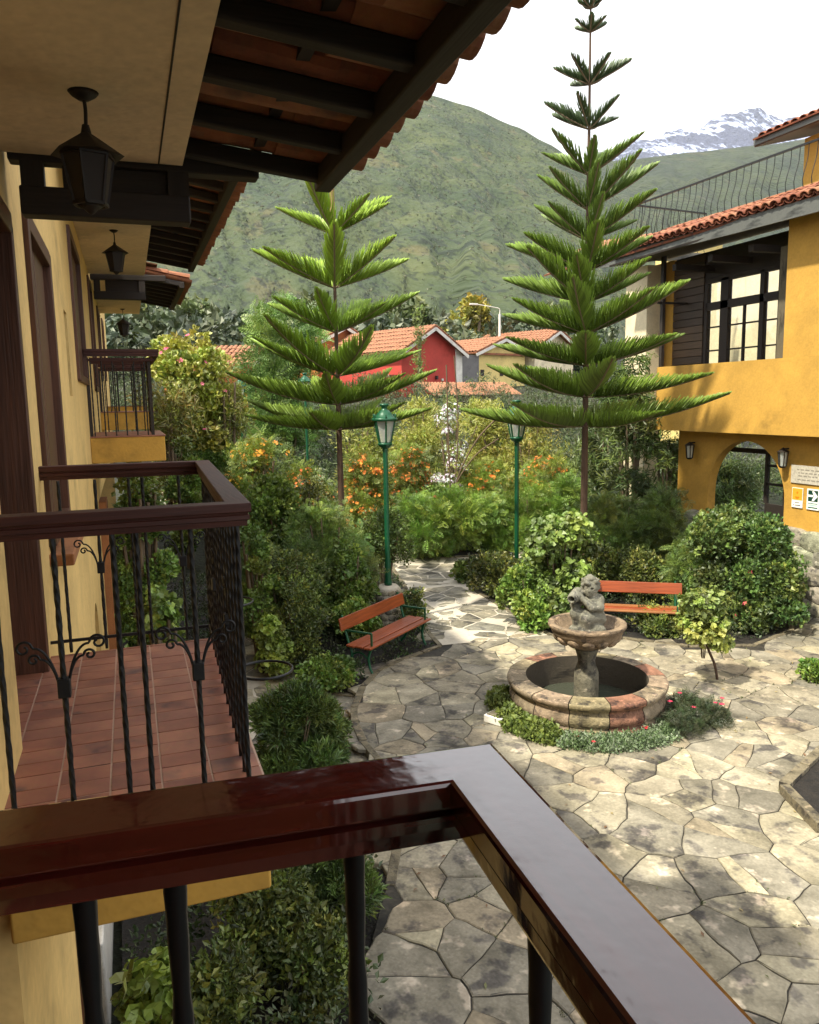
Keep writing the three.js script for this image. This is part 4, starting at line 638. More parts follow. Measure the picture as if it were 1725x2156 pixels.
// ---------- fountain ----------
const FC = [5.75, 0, -9.02];
seed(91);
{
  const t = thing('fountain', 'round carved stone fountain with a petalled bowl on a stem in the courtyard', 'fountain', FC, 0.2);
  const cols = [[0.60, 0.48, 0.35], [0.64, 0.48, 0.36], [0.58, 0.28, 0.19], [0.62, 0.51, 0.34], [0.55, 0.44, 0.33], [0.60, 0.5, 0.31]].map((c) => std(c, { map: T.stone, bumpMap: T.stoneB, bumpScale: 0.014, roughness: 0.8 }));
  const Rb = 1.09, prof = [[Rb - 0.26, 0.50], [Rb - 0.05, 0.50], [Rb - 0.01, 0.485], [Rb, 0.455], [Rb - 0.01, 0.415], [Rb - 0.06, 0.375], [Rb - 0.075, 0.34], [Rb - 0.045, 0.30], [Rb - 0.03, 0.24], [Rb - 0.045, 0.185], [Rb - 0.075, 0.155], [Rb - 0.06, 0.125], [Rb - 0.03, 0.1], [Rb - 0.02, 0.05], [Rb - 0.02, -0.05]];
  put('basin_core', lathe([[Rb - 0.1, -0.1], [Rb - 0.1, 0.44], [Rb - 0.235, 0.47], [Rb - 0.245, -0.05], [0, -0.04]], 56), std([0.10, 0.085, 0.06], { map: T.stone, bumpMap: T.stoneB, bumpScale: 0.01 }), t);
  const n = 13; for (let i = 0; i < n; i++) { const m = i === 12 || i === 2 || i === 6 ? cols[2] : cols[[0, 1, 3, 4, 5, 0, 1, 3, 0, 4, 1, 5, 3][i]]; const a = i / n * 6.2832; put('rim_stone', lathe(prof, 6, a + 0.006, 6.2832 / n - 0.012), m, t); }
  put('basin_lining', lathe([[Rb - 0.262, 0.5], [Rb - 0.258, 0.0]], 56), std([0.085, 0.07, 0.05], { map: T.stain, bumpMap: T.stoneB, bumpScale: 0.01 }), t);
  put('water', new THREE.CircleGeometry(Rb - 0.26, 48).rotateX(-Math.PI / 2).translate(0, 0.09, 0), std([0.05, 0.055, 0.04], { phys: true, roughness: 0.06, ior: 1.33 }), t);
  put('stem', lathe([[0.2, 0], [0.2, 0.1], [0.165, 0.16], [0.17, 0.42], [0.165, 0.55], [0.125, 0.66], [0.115, 0.72], [0.135, 0.8], [0.155, 0.86], [0.17, 0.9], [0, 0.92]], 28), std([0.36, 0.33, 0.26], { map: T.stone, bumpMap: T.stoneB, bumpScale: 0.015 }), t);
  const bm = std([0.56, 0.41, 0.29], { map: T.stone, bumpMap: T.stoneB, bumpScale: 0.012 });
  const b = put('bowl', lathe([[0.12, 0.88], [0.22, 0.92], [0.36, 1.0], [0.455, 1.09], [0.485, 1.14], [0.49, 1.18], [0.52, 1.2], [0.53, 1.225], [0.525, 1.255], [0.50, 1.262], [0.455, 1.26], [0.44, 1.235], [0.36, 1.14], [0.22, 1.08], [0, 1.06]], 48), bm, t);
  for (let i = 0; i < 13; i++) { const a = (i + 0.5) / 13 * 6.2832, g = new THREE.SphereGeometry(1, 14, 10); g.scale(0.088, 0.085, 0.045); g.rotateX(0.75); g.translate(0, 1.045, 0.40); g.rotateY(a); put('petal', g, bm, b); }
}
// seated child with a jug, one carved piece
{
  const t = thing('cherub_statue', 'grey stone statue of a seated curly-haired child holding a jug, on the fountain bowl', 'statue', [FC[0], 1.08, FC[2]], -0.52);
  const N = 96, S = 0.56, mc = new MarchingCubes(N, M.statue, false, false, 260000); mc.isolation = 0;
  const caps = [], cap = (a, b, r0, r1, k = 0.028) => caps.push([a, b, r0, r1, k]);
  // u right, v up, w towards the viewer
  cap([0.02, 0.07, 0], [0.02, 0.12, 0], 0.2, 0.17, 0.05); cap([-0.16, 0.06, 0.08], [0.16, 0.06, 0.06], 0.1, 0.1, 0.05); cap([-0.1, 0.1, 0.12], [-0.06, 0.12, 0.1], 0.08, 0.07);        // rock
  cap([0.10, 0.26, -0.04], [0.08, 0.36, -0.02], 0.125, 0.118); cap([0.08, 0.36, -0.02], [0.05, 0.49, 0.0], 0.118, 0.11); cap([-0.04, 0.5, 0.0], [0.14, 0.5, -0.02], 0.075, 0.075);   // trunk, shoulders
  cap([0.05, 0.52, 0], [0.045, 0.6, 0.015], 0.062, 0.06);                                                                                                                              // neck
  cap([0.04, 0.665, 0.03], [0.035, 0.70, 0.02], 0.105, 0.105); cap([0.02, 0.63, 0.06], [0.03, 0.645, 0.05], 0.075, 0.08);                                                             // head, cheeks
  cap([0.012, 0.655, 0.125], [0.01, 0.64, 0.14], 0.012, 0.014, 0.012); cap([0.005, 0.61, 0.12], [0.02, 0.61, 0.12], 0.016, 0.016, 0.012); cap([0.015, 0.585, 0.1], [0.02, 0.59, 0.09], 0.03, 0.03, 0.02);   // nose, mouth, chin
  cap([-0.075, 0.66, 0.02], [-0.075, 0.67, 0.02], 0.02, 0.02, 0.01); cap([0.145, 0.66, 0.01], [0.145, 0.675, 0.01], 0.024, 0.024, 0.01);                                               // ears
  seed(95); for (let i = 0; i < 42; i++) { const a = R() * 6.2832, e = 0.15 + R() * 1.4, r = 0.112, p = [0.037 + r * Math.cos(a) * Math.cos(e), 0.70 + r * Math.sin(e) * 0.95, 0.015 + r * Math.sin(a) * Math.cos(e)]; if (p[1] < 0.725 && p[2] > 0.06) continue; cap(p, p.map((v, k) => v + rr(-0.02, 0.02)), 0.026, 0.024, 0.01); }  // curls
  cap([0.16, 0.49, 0.0], [0.16, 0.40, 0.07], 0.066, 0.058); cap([0.16, 0.40, 0.07], [0.05, 0.42, 0.15], 0.058, 0.052); cap([0.05, 0.42, 0.15], [-0.075, 0.535, 0.14], 0.05, 0.04);   // arm on the right of the view
  cap([-0.075, 0.535, 0.14], [-0.095, 0.57, 0.135], 0.042, 0.036, 0.015); for (let i = 0; i < 4; i++) cap([-0.085 - i * 0.014, 0.57 - i * 0.018, 0.15], [-0.12 - i * 0.014, 0.575 - i * 0.02, 0.165], 0.013, 0.011, 0.008);   // hand and fingers
  cap([-0.06, 0.49, 0.0], [-0.17, 0.43, 0.05], 0.066, 0.06); cap([-0.17, 0.43, 0.05], [-0.19, 0.52, 0.1], 0.056, 0.045); for (let i = 0; i < 4; i++) cap([-0.2 + i * 0.022, 0.52, 0.14], [-0.2 + i * 0.02, 0.545, 0.165], 0.013, 0.011, 0.008);     // other arm, hand under the jug
  cap([-0.185, 0.565, 0.16], [-0.13, 0.60, 0.06], 0.074, 0.078, 0.012); cap([-0.205, 0.555, 0.2], [-0.2, 0.558, 0.19], 0.07, 0.062, 0.01);                                            // jug
  cap([0.13, 0.27, 0.02], [-0.03, 0.27, 0.15], 0.098, 0.084); cap([-0.03, 0.27, 0.15], [-0.045, 0.11, 0.15], 0.078, 0.05); cap([-0.045, 0.10, 0.15], [-0.07, 0.08, 0.22], 0.045, 0.034);   // folded leg, foot
  cap([0.06, 0.27, 0.02], [-0.15, 0.32, 0.1], 0.096, 0.084); cap([-0.15, 0.32, 0.1], [-0.135, 0.13, 0.09], 0.078, 0.052); cap([-0.135, 0.12, 0.09], [-0.16, 0.1, 0.16], 0.045, 0.034);      // other leg, foot
  cap([0.16, 0.22, -0.02], [0.14, 0.26, -0.04], 0.1, 0.1);
  const sm = (a, b, k) => { const h = Math.max(k - Math.abs(a - b), 0) / k; return Math.min(a, b) - h * h * k * 0.25; };
  const seg = (p, a, b, r0, r1) => { const x = b[0] - a[0], y = b[1] - a[1], z = b[2] - a[2], l = x * x + y * y + z * z || 1e-9, t = Math.max(0, Math.min(1, ((p[0] - a[0]) * x + (p[1] - a[1]) * y + (p[2] - a[2]) * z) / l)); return Math.hypot(p[0] - a[0] - x * t, p[1] - a[1] - y * t, p[2] - a[2] - z * t) - lerp(r0, r1, t); };
  for (let k = 0; k < N; k++) for (let j = 0; j < N; j++) for (let i = 0; i < N; i++) {
    const p = [(i - N / 2) / (N / 2) * S, (j - N / 2) / (N / 2) * S + 0.42, (k - N / 2) / (N / 2) * S]; let d = 1;
    for (const [a, b, r0, r1, kk] of caps) { const m = Math.max(r0, r1) + 0.12; if (Math.abs(p[0] - a[0]) > m + Math.abs(b[0] - a[0]) || Math.abs(p[1] - a[1]) > m + Math.abs(b[1] - a[1]) || Math.abs(p[2] - a[2]) > m + Math.abs(b[2] - a[2])) continue; d = sm(d, seg(p, a, b, r0, r1), kk); }
    d = Math.max(d, -seg(p, [-0.235, 0.545, 0.27], [-0.19, 0.565, 0.17], 0.046, 0.034));                                      // mouth of the jug
    for (const e of [[-0.025, 0.672, 0.128], [0.055, 0.672, 0.126]]) d = Math.max(d, -(Math.hypot(p[0] - e[0], (p[1] - e[1]) * 1.3, p[2] - e[2]) - 0.02));   // eye sockets
    d = Math.max(d, -p[1]); d += 0.004 * (fbm(p[0] * 40, p[1] * 40 + p[2] * 30) - 0.5);
    mc.field[i + j * N + k * N * N] = -d;
  }
  mc.update();
  const g = new THREE.BufferGeometry(), c = mc.count; g.setAttribute('position', new THREE.BufferAttribute(mc.positionArray.slice(0, c * 3), 3)); g.scale(S, S, S); g.translate(0, 0.42, 0);
  const mg = g; mg.computeVertexNormals(); { const nn = mc.normalArray.slice(0, c * 3); mg.setAttribute('normal', new THREE.BufferAttribute(nn, 3)); }
  put('figure', mg, M.statue, t, { uv: 1.2 });
}
// small drain box beside the fountain
{ const t = thing('drain_box', 'low white stone box with a slotted lid on the paving left of the fountain', 'box', [4.5, 0, -9.15], 0.5); put('box', [box(-0.2, 0.2, 0, 0.1, -0.14, 0.14, 0.01)], M.white, t); put('lid', box(-0.17, 0.17, 0.1, 0.115, -0.11, 0.11, 0.005), M.kerb, t); put('slot', box(-0.08, 0.1, 0.1155, 0.118, -0.012, 0.012), M.iron, t); }

// ---------- benches ----------
function bench(label, x, z, turn, L, worn) {
  const t = thing('park_bench', label, 'bench', [x, 0, z], turn);
  for (const s of [-1, 1]) { const u = s * (L / 2 - 0.12), g = [];
    g.push(tube([[u, 0, 0.27], [u, 0.1, 0.22], [u, 0.25, 0.2], [u, 0.38, 0.24], [u, 0.42, 0.27]], 0.022, 12, 6), tube([[u, 0, -0.25], [u, 0.14, -0.14], [u, 0.3, -0.12], [u, 0.42, -0.17], [u, 0.62, -0.23], [u, 0.9, -0.31]], 0.022, 16, 6), bar([u, 0.415, 0.28], [u, 0.405, -0.18], 0.035, 0.03), tube([[u, 0.22, 0.2], [u, 0.3, 0.1], [u, 0.32, 0], [u, 0.27, -0.12]], 0.015, 10, 5));
    g.push(bar([u, 0.66, 0.27], [u, 0.66, -0.25], 0.03, 0.025), bar([u, 0.42, 0.265], [u, 0.66, 0.265], 0.03, 0.025)); put('frame', g, M.green, t); }
  const pl = (y0, y1, z0, z1, tilt, m) => { const g = new RoundedBoxGeometry(L, Math.abs(y1 - y0), Math.abs(z1 - z0), 2, 0.012); g.rotateX(tilt); g.translate(0, (y0 + y1) / 2, (z0 + z1) / 2); return put('plank', g, m, t); };
  const seat = worn ? M.benchWorn : M.bench;
  pl(0.425, 0.46, -0.15, 0.005, 0.06, seat); pl(0.43, 0.465, 0.02, 0.17, 0.02, M.bench); pl(0.425, 0.46, 0.185, 0.32, -0.06, seat);
  pl(0.66, 0.87, -0.275, -0.24, -0.22, M.bench);
}
seed(97);
bench('orange-red plank bench with green iron arms in the left bed, before the cobbled lamp pedestal', 3.9, -12.28, 0.69, 1.95, false);
bench('orange-red plank bench with worn planks behind the fountain, beside the big rose bush', 8.5, -11.98, -0.58, 1.95, true);

// ---------- plants ----------
function clusterGeo(n, len, wid, spread, up, fold = 0.25) {        // a spray of n folded leaves round the origin
  const pos = [];
  for (let i = 0; i < n; i++) {
    const o = V(rr(-1, 1), rr(-0.7, 0.9), rr(-1, 1)).multiplyScalar(spread * 0.55), d = V(rr(-1, 1), rr(-0.4, 0.9) + up, rr(-1, 1)).normalize(), s = V(rr(-1, 1), rr(-0.5, 0.5), rr(-1, 1)).cross(d).normalize(), nn = d.clone().cross(s), L = len * rr(0.75, 1.25), w = wid * rr(0.8, 1.2) / 2;
    const b = o, m = o.clone().addScaledVector(d, L * 0.5), t = o.clone().addScaledVector(d, L).addScaledVector(nn, -fold * L * 0.5), l = m.clone().addScaledVector(s, w).addScaledVector(nn, fold * w), r = m.clone().addScaledVector(s, -w).addScaledVector(nn, fold * w);
    pos.push(...b.toArray(), ...l.toArray(), ...t.toArray(), ...b.toArray(), ...t.toArray(), ...r.toArray());
  }
  const g = new THREE.BufferGeometry(); g.setAttribute('position', new THREE.Float32BufferAttribute(pos, 3)); g.computeVertexNormals(); return g;
}
function pinnateGeo(n, pairs, len, wid, leaf) {                     // feathery leaves: leaflets in pairs along a midrib
  const pos = [];
  for (let i = 0; i < n; i++) {
    const d = V(rr(-1, 1), rr(0.0, 1.0), rr(-1, 1)).normalize(), s = V(rr(-1, 1), 0.1, rr(-1, 1)).cross(d).normalize(), o = V(rr(-1, 1), rr(-1, 1), rr(-1, 1)).multiplyScalar(len * 0.35), nn = d.clone().cross(s);
    for (let k = 0; k < pairs; k++) for (const e of [-1, 1]) {
      const t = (k + 0.5) / pairs, b = o.clone().addScaledVector(d, len * t).addScaledVector(nn, -len * 0.25 * t * t), q = s.clone().multiplyScalar(e).addScaledVector(d, 0.5).addScaledVector(nn, rr(-0.3, 0.3)).normalize(), L = leaf * Math.sin(Math.PI * (0.15 + 0.8 * t)), tp = b.clone().addScaledVector(q, L), c = b.clone().addScaledVector(q, L * 0.5).addScaledVector(d, wid);
      pos.push(...b.toArray(), ...tp.toArray(), ...c.toArray());
    }
  }
  const g = new THREE.BufferGeometry(); g.setAttribute('position', new THREE.Float32BufferAttribute(pos, 3)); g.computeVertexNormals(); return g;
}
const leafMat = new THREE.MeshPhysicalMaterial({ color: 0xffffff, roughness: 0.5, transmission: 0.36, thickness: 0, side: THREE.DoubleSide });
const petalMat = new THREE.MeshPhysicalMaterial({ color: 0xffffff, roughness: 0.8, transmission: 0.25, thickness: 0, side: THREE.DoubleSide });
seed(101);
const LG = {
  broad: [0, 1].map(() => clusterGeo(9, 0.085, 0.08, 0.15, 0.25)), small: [0, 1].map(() => clusterGeo(11, 0.055, 0.034, 0.13, 0.2)), spear: [0, 1].map(() => clusterGeo(10, 0.10, 0.022, 0.09, 0.7)),
  feather: [0, 1].map(() => pinnateGeo(4, 8, 0.17, 0.012, 0.05)), fern: [0, 1].map(() => pinnateGeo(4, 7, 0.20, 0.016, 0.065)), round: [0, 1].map(() => { const pos = []; for (let i = 0; i < 7; i++) { const o = V(rr(-1, 1), rr(-0.6, 0.8), rr(-1, 1)).multiplyScalar(0.09), n = V(rr(-0.8, 0.8), 1, rr(-0.8, 0.8)).normalize(), a = V(1, 0, rr(-1, 1)).cross(n).normalize(), b = n.clone().cross(a), r = rr(0.035, 0.062), P = (k) => { const t = k / 8 * 5.6 + 0.34, q = r * (1 + 0.1 * Math.sin(t * 5)); return o.clone().addScaledVector(a, q * Math.cos(t)).addScaledVector(b, q * Math.sin(t)).addScaledVector(n, r * 0.3 * (1 + 0.4 * Math.sin(t * 3))).toArray(); }; for (let k = 0; k < 8; k++) pos.push(...o.toArray(), ...P(k), ...P(k + 1)); } const g = new THREE.BufferGeometry(); g.setAttribute('position', new THREE.Float32BufferAttribute(pos, 3)); g.computeVertexNormals(); return g; }),
  narrow: [0, 1].map(() => clusterGeo(11, 0.16, 0.026, 0.2, -0.1)),
  far: [0, 1].map(() => clusterGeo(14, 0.3, 0.22, 0.5, 0.3)), wispy: [0, 1].map(() => clusterGeo(13, 0.12, 0.028, 0.26, 0.4)), pin: [0, 1].map(() => pinnateGeo(5, 8, 0.42, 0.035, 0.13)),
  flower: (() => { const p = []; for (let i = 0; i < 6; i++) { const a = i / 6 * 6.2832, b = a + 0.5, c = a - 0.5; p.push(0, 0, 0, Math.cos(c) * 0.6, 0.35, Math.sin(c) * 0.6, Math.cos(a), 0.3, Math.sin(a), 0, 0, 0, Math.cos(a), 0.3, Math.sin(a), Math.cos(b) * 0.6, 0.35, Math.sin(b) * 0.6); } const g = new THREE.BufferGeometry(); g.setAttribute('position', new THREE.Float32BufferAttribute(p, 3)); g.computeVertexNormals(); return g; })(),
};
// leaf, cluster scale, colours, coverage, stems, flowers, skirt (how far down foliage goes)
const KIND = {
  round: { g: 'round', s: 0.9, c: [[0.11, 0.17, 0.04], [0.08, 0.13, 0.03]], k: 4 },
  broad: { g: 'broad', s: 0.92, c: [[0.068, 0.125, 0.03], [0.05, 0.1, 0.025], [0.09, 0.145, 0.038]], k: 5 }, small: { g: 'small', s: 1.1, c: [[0.045, 0.075, 0.022], [0.065, 0.1, 0.025], [0.095, 0.125, 0.035], [0.03, 0.05, 0.018]], k: 3.4, stems: 9 },
  feather: { g: 'feather', s: 1, c: [[0.06, 0.115, 0.04], [0.08, 0.14, 0.035], [0.045, 0.085, 0.032], [0.1, 0.15, 0.045]], k: 5, stems: 9 }, fern: { g: 'fern', s: 1.05, c: [[0.075, 0.15, 0.03], [0.055, 0.115, 0.028], [0.1, 0.17, 0.035]], k: 6 },
  stemmy: { g: 'small', s: 1, c: [[0.06, 0.11, 0.03], [0.045, 0.085, 0.025]], k: 2.6, stems: 16, skirt: 0.45 }, spear: { g: 'spear', s: 1, c: [[0.05, 0.095, 0.03], [0.07, 0.12, 0.035], [0.04, 0.075, 0.028]], k: 7 },
  rosette: { g: 'round', s: 1.15, c: [[0.13, 0.2, 0.04], [0.10, 0.16, 0.035]], k: 3 }, geranium: { g: 'round', s: 1.0, c: [[0.085, 0.145, 0.038], [0.065, 0.115, 0.03], [0.05, 0.09, 0.028]], k: 4, fl: 14, fs: 0.05 },
  hedge: { g: 'small', s: 1.2, c: [[0.04, 0.085, 0.022], [0.05, 0.1, 0.025]], k: 4, cube: true }, pinkshrub: { g: 'broad', s: 1.5, c: [[0.15, 0.2, 0.045], [0.11, 0.16, 0.035], [0.18, 0.22, 0.06]], k: 3.2, fl: 45, fs: 0.12, stems: 6 },
  tallshrub: { g: 'wispy', s: 1.5, c: [[0.12, 0.15, 0.045], [0.09, 0.12, 0.035], [0.15, 0.15, 0.06]], k: 3, stems: 9 }, orange: { g: 'fern', s: 1.2, c: [[0.085, 0.14, 0.03], [0.065, 0.11, 0.028], [0.11, 0.16, 0.035]], k: 3.4, fl: 260, fs: 0.068 },
  redflower: { g: 'broad', s: 1, c: [[0.07, 0.13, 0.03], [0.09, 0.15, 0.03]], k: 4, fl: 60, fs: 0.07 }, wispy: { g: 'wispy', s: 1.3, c: [[0.17, 0.21, 0.055], [0.13, 0.175, 0.045], [0.20, 0.22, 0.08]], k: 2.6, stems: 10 },
  white: { g: 'wispy', s: 1.1, c: [[0.11, 0.14, 0.05]], k: 1.4, fl: 1300, fs: 0.045, stems: 8 }, pinnate: { g: 'pin', s: 1.15, c: [[0.06, 0.125, 0.035], [0.045, 0.1, 0.03], [0.08, 0.14, 0.04]], k: 3, stems: 5 },
  narrow: { g: 'narrow', s: 1.1, c: [[0.05, 0.09, 0.03], [0.035, 0.07, 0.024], [0.075, 0.12, 0.04]], k: 3.4, stems: 10 }, rose: { g: 'broad', s: 0.8, c: [[0.035, 0.075, 0.025], [0.05, 0.095, 0.028], [0.03, 0.06, 0.022], [0.07, 0.11, 0.035]], k: 4.5, fl: 14, fs: 0.055 },
  ftree: { g: 'far', s: 2.6, c: [[0.05, 0.075, 0.035], [0.065, 0.09, 0.04], [0.04, 0.06, 0.03]], k: 3.4, stems: 3 }, ytree: { g: 'far', s: 1.5, c: [[0.17, 0.18, 0.04], [0.13, 0.15, 0.035]], k: 1.6, stems: 4 }, spruce: { g: 'wispy', s: 2, c: [[0.09, 0.14, 0.04]], k: 4, cone: true, stems: 1 },
};
const cc = new THREE.Color(), mm = new THREE.Matrix4(), qq = new THREE.Quaternion(), UPV = V(0, 1, 0);
function instances(name, geo, mat, list, parent) {     // list of [position, direction, size, colour]
  const im = new THREE.InstancedMesh(geo, mat, list.length); im.name = name; im.userData.kind = 'stuff'; im.castShadow = im.receiveShadow = true;
  list.forEach(([p, d, s, c], i) => { qq.setFromUnitVectors(UPV, d); qq.multiply(new THREE.Quaternion().setFromAxisAngle(UPV, i * 2.4)); mm.compose(p, qq, V(s, s, s)); im.setMatrixAt(i, mm); im.setColorAt(i, cc.setRGB(...c)); });
  parent.add(im); return im;
}
function plant(t, K, h, r, flowerCol) {
  const skirt = K.skirt ?? 0.04, blobs = [], hb = h * (1 - skirt), D = Math.hypot(t.position.x, t.position.z), sc = K.s * (D > 40 ? 1 : Math.max(0.85, Math.min(1.25, D / 14)));
  if (!K.cube) { const nb = 15 + Math.floor(r * 7 + h * 2); for (let i = 0; i < nb; i++) { const y = skirt * h + hb * (K.cone ? i / nb : 0.12 + 0.76 * R()), f = K.cone ? 1 - i / nb * 0.95 : Math.sqrt(Math.max(0.1, 1 - Math.pow(Math.abs(y / h - 0.5) * 1.7, 2.4))), a = R() * 6.2832, q = K.cone ? 0 : Math.sqrt(R()) * 0.8 * r * f, b = r * (K.cone ? f * 0.6 : rr(0.2, 0.46)); blobs.push([q * Math.cos(a), Math.min(y, h - b * 0.8), q * Math.sin(a), b, Math.min(b * rr(0.8, 1.15), h * 0.4)]); } blobs.push([0, h - r * 0.42, 0, r * 0.42, r * 0.42]); }
  const geos = LG[K.g], cl = { round: 0.17, broad: 0.17, small: 0.14, spear: 0.12, feather: 0.17, fern: 0.2, narrow: 0.22, far: 0.6, wispy: 0.26, pin: 0.45 }[K.g] * sc;
  let area = 0; for (const b of blobs) (b[5] = rr(0.68, 1.36), b[6] = rr(0.88, 1.2), area += 4 * b[3] * b[4]); if (K.cube) area = 4 * r * (2 * h + r);
  const N = Math.min(5200, Math.round(K.k * area * 1.6 / (cl * cl))), lists = [[], []], tone = rr(0.85, 1.15);
  for (let i = 0; i < N; i++) {
    let p, d, bt = 1, bh = 1;
    if (K.cube) { const f = Math.floor(R() * 3); p = V(rr(-1, 1) * r, rr(0, 1) * h, rr(-1, 1) * r * 0.5); if (f === 0) p.y = h; if (f === 1) p.z = r * 0.5; if (f === 2) p.x = (R() < 0.5 ? -1 : 1) * r; d = V(p.x / r * 0.3, 1, p.z / r).normalize(); }
    else { const b = pick(blobs), a = R() * 6.2832, e = Math.asin(rr(-0.75, 1)), dd = V(Math.cos(a) * Math.cos(e), Math.sin(e), Math.sin(a) * Math.cos(e)), q = R() < 0.14 ? rr(1.0, 1.34) : 0.55 + 0.5 * Math.sqrt(R()); bt = b[5]; bh = b[6]; p = V(b[0] + dd.x * b[3] * q, b[1] + dd.y * b[4] * q, b[2] + dd.z * b[3] * q); d = dd.clone().add(V(rr(-0.6, 0.6), 0.5 + rr(-0.4, 0.6), rr(-0.6, 0.6))).normalize(); }
    if (p.y < 0.02) p.y = 0.02 + R() * 0.1;
    const c = pick(K.c), v = 2.15 * tone * bt * rr(0.6, 1.4), w = bh * rr(0.92, 1.12); lists[i & 1].push([p, d, sc * rr(0.7, 1.35), [Math.min(0.5, c[0] * v * w * 1.06), Math.min(0.5, c[1] * v * 0.93), c[2] * v * 0.6]]);
  }
  if (!K.cube && !K.cone) for (let k = 0, ns = Math.round(10 + r * 26); k < ns; k++) {   // loose shoots that break the outline
    const b = pick(blobs), a = R() * 6.2832, e = Math.asin(rr(0.1, 1)), dd = V(Math.cos(a) * Math.cos(e), Math.sin(e), Math.sin(a) * Math.cos(e)), L = rr(0.25, 0.65) * Math.min(r, 0.9) * (D > 40 ? 0.6 : 1), c = pick(K.c), v = 2.15 * tone * rr(0.8, 1.5), n = Math.max(3, Math.round(L / (cl * sc * 0.42))), up = dd.clone().add(V(rr(-0.3, 0.3), 0.7, rr(-0.3, 0.3))).normalize();
    for (let j = 0; j < n; j++) { const p = V(b[0] + dd.x * b[3] * 0.9, b[1] + dd.y * b[4] * 0.9, b[2] + dd.z * b[3] * 0.9).addScaledVector(up, L * j / n); if (p.y < 0.03) continue; lists[j & 1].push([p, up, sc * rr(0.5, 0.9) * (1.1 - 0.5 * j / n), [Math.min(0.5, c[0] * v * 1.1), Math.min(0.5, c[1] * v), c[2] * v * 0.55]]); }
  }
  lists.forEach((l, i) => instances('foliage', geos[i], leafMat, l, t));
  const st = [], ns = K.stems ?? 11; for (let i = 0; i < ns; i++) { const a = i / ns * 6.2832 + R(), q = r * rr(0.2, 0.6), rad = Math.max(0.008, Math.min(0.14, h * 0.008)) * rr(0.7, 1.3) * (D > 40 ? 2.5 : 1); st.push(tube([[Math.cos(a) * q * 0.2, -0.15, Math.sin(a) * q * 0.2], [Math.cos(a) * q * 0.55, h * 0.35, Math.sin(a) * q * 0.55], [Math.cos(a) * q, h * rr(0.7, 0.92), Math.sin(a) * q]], rad, 6, 4)); }
  put('stem', st, M.twig, t);
  if (flowerCol && K.fl) { const fl = []; for (let i = 0; i < K.fl * 1.4; i++) { const b = pick(blobs), a = R() * 6.2832, e = Math.asin(rr(-0.2, 1)), dd = V(Math.cos(a) * Math.cos(e), Math.sin(e), Math.sin(a) * Math.cos(e)); const p = V(b[0] + dd.x * b[3] * 1.06, b[1] + dd.y * b[4] * 1.08, b[2] + dd.z * b[3] * 1.06), v = rr(0.75, 1.15), n = K.g === 'fern' ? 3 : 1; for (let k = 0; k < n; k++) fl.push([p.clone().add(V(rr(-1, 1), rr(-0.6, 0.6), rr(-1, 1)).multiplyScalar(n > 1 ? 0.09 : 0)), dd.clone().add(V(rr(-0.5, 0.5), 0.3, rr(-0.5, 0.5))).normalize(), K.fs * rr(0.6, 1.1) * (D > 18 && n > 1 ? 0.85 : 1), [Math.min(0.95, flowerCol[0] * v), Math.min(0.95, flowerCol[1] * v * rr(0.7, 1.4)), flowerCol[2] * v]]); } instances('flowers', LG.flower, petalMat, fl, t); }
}
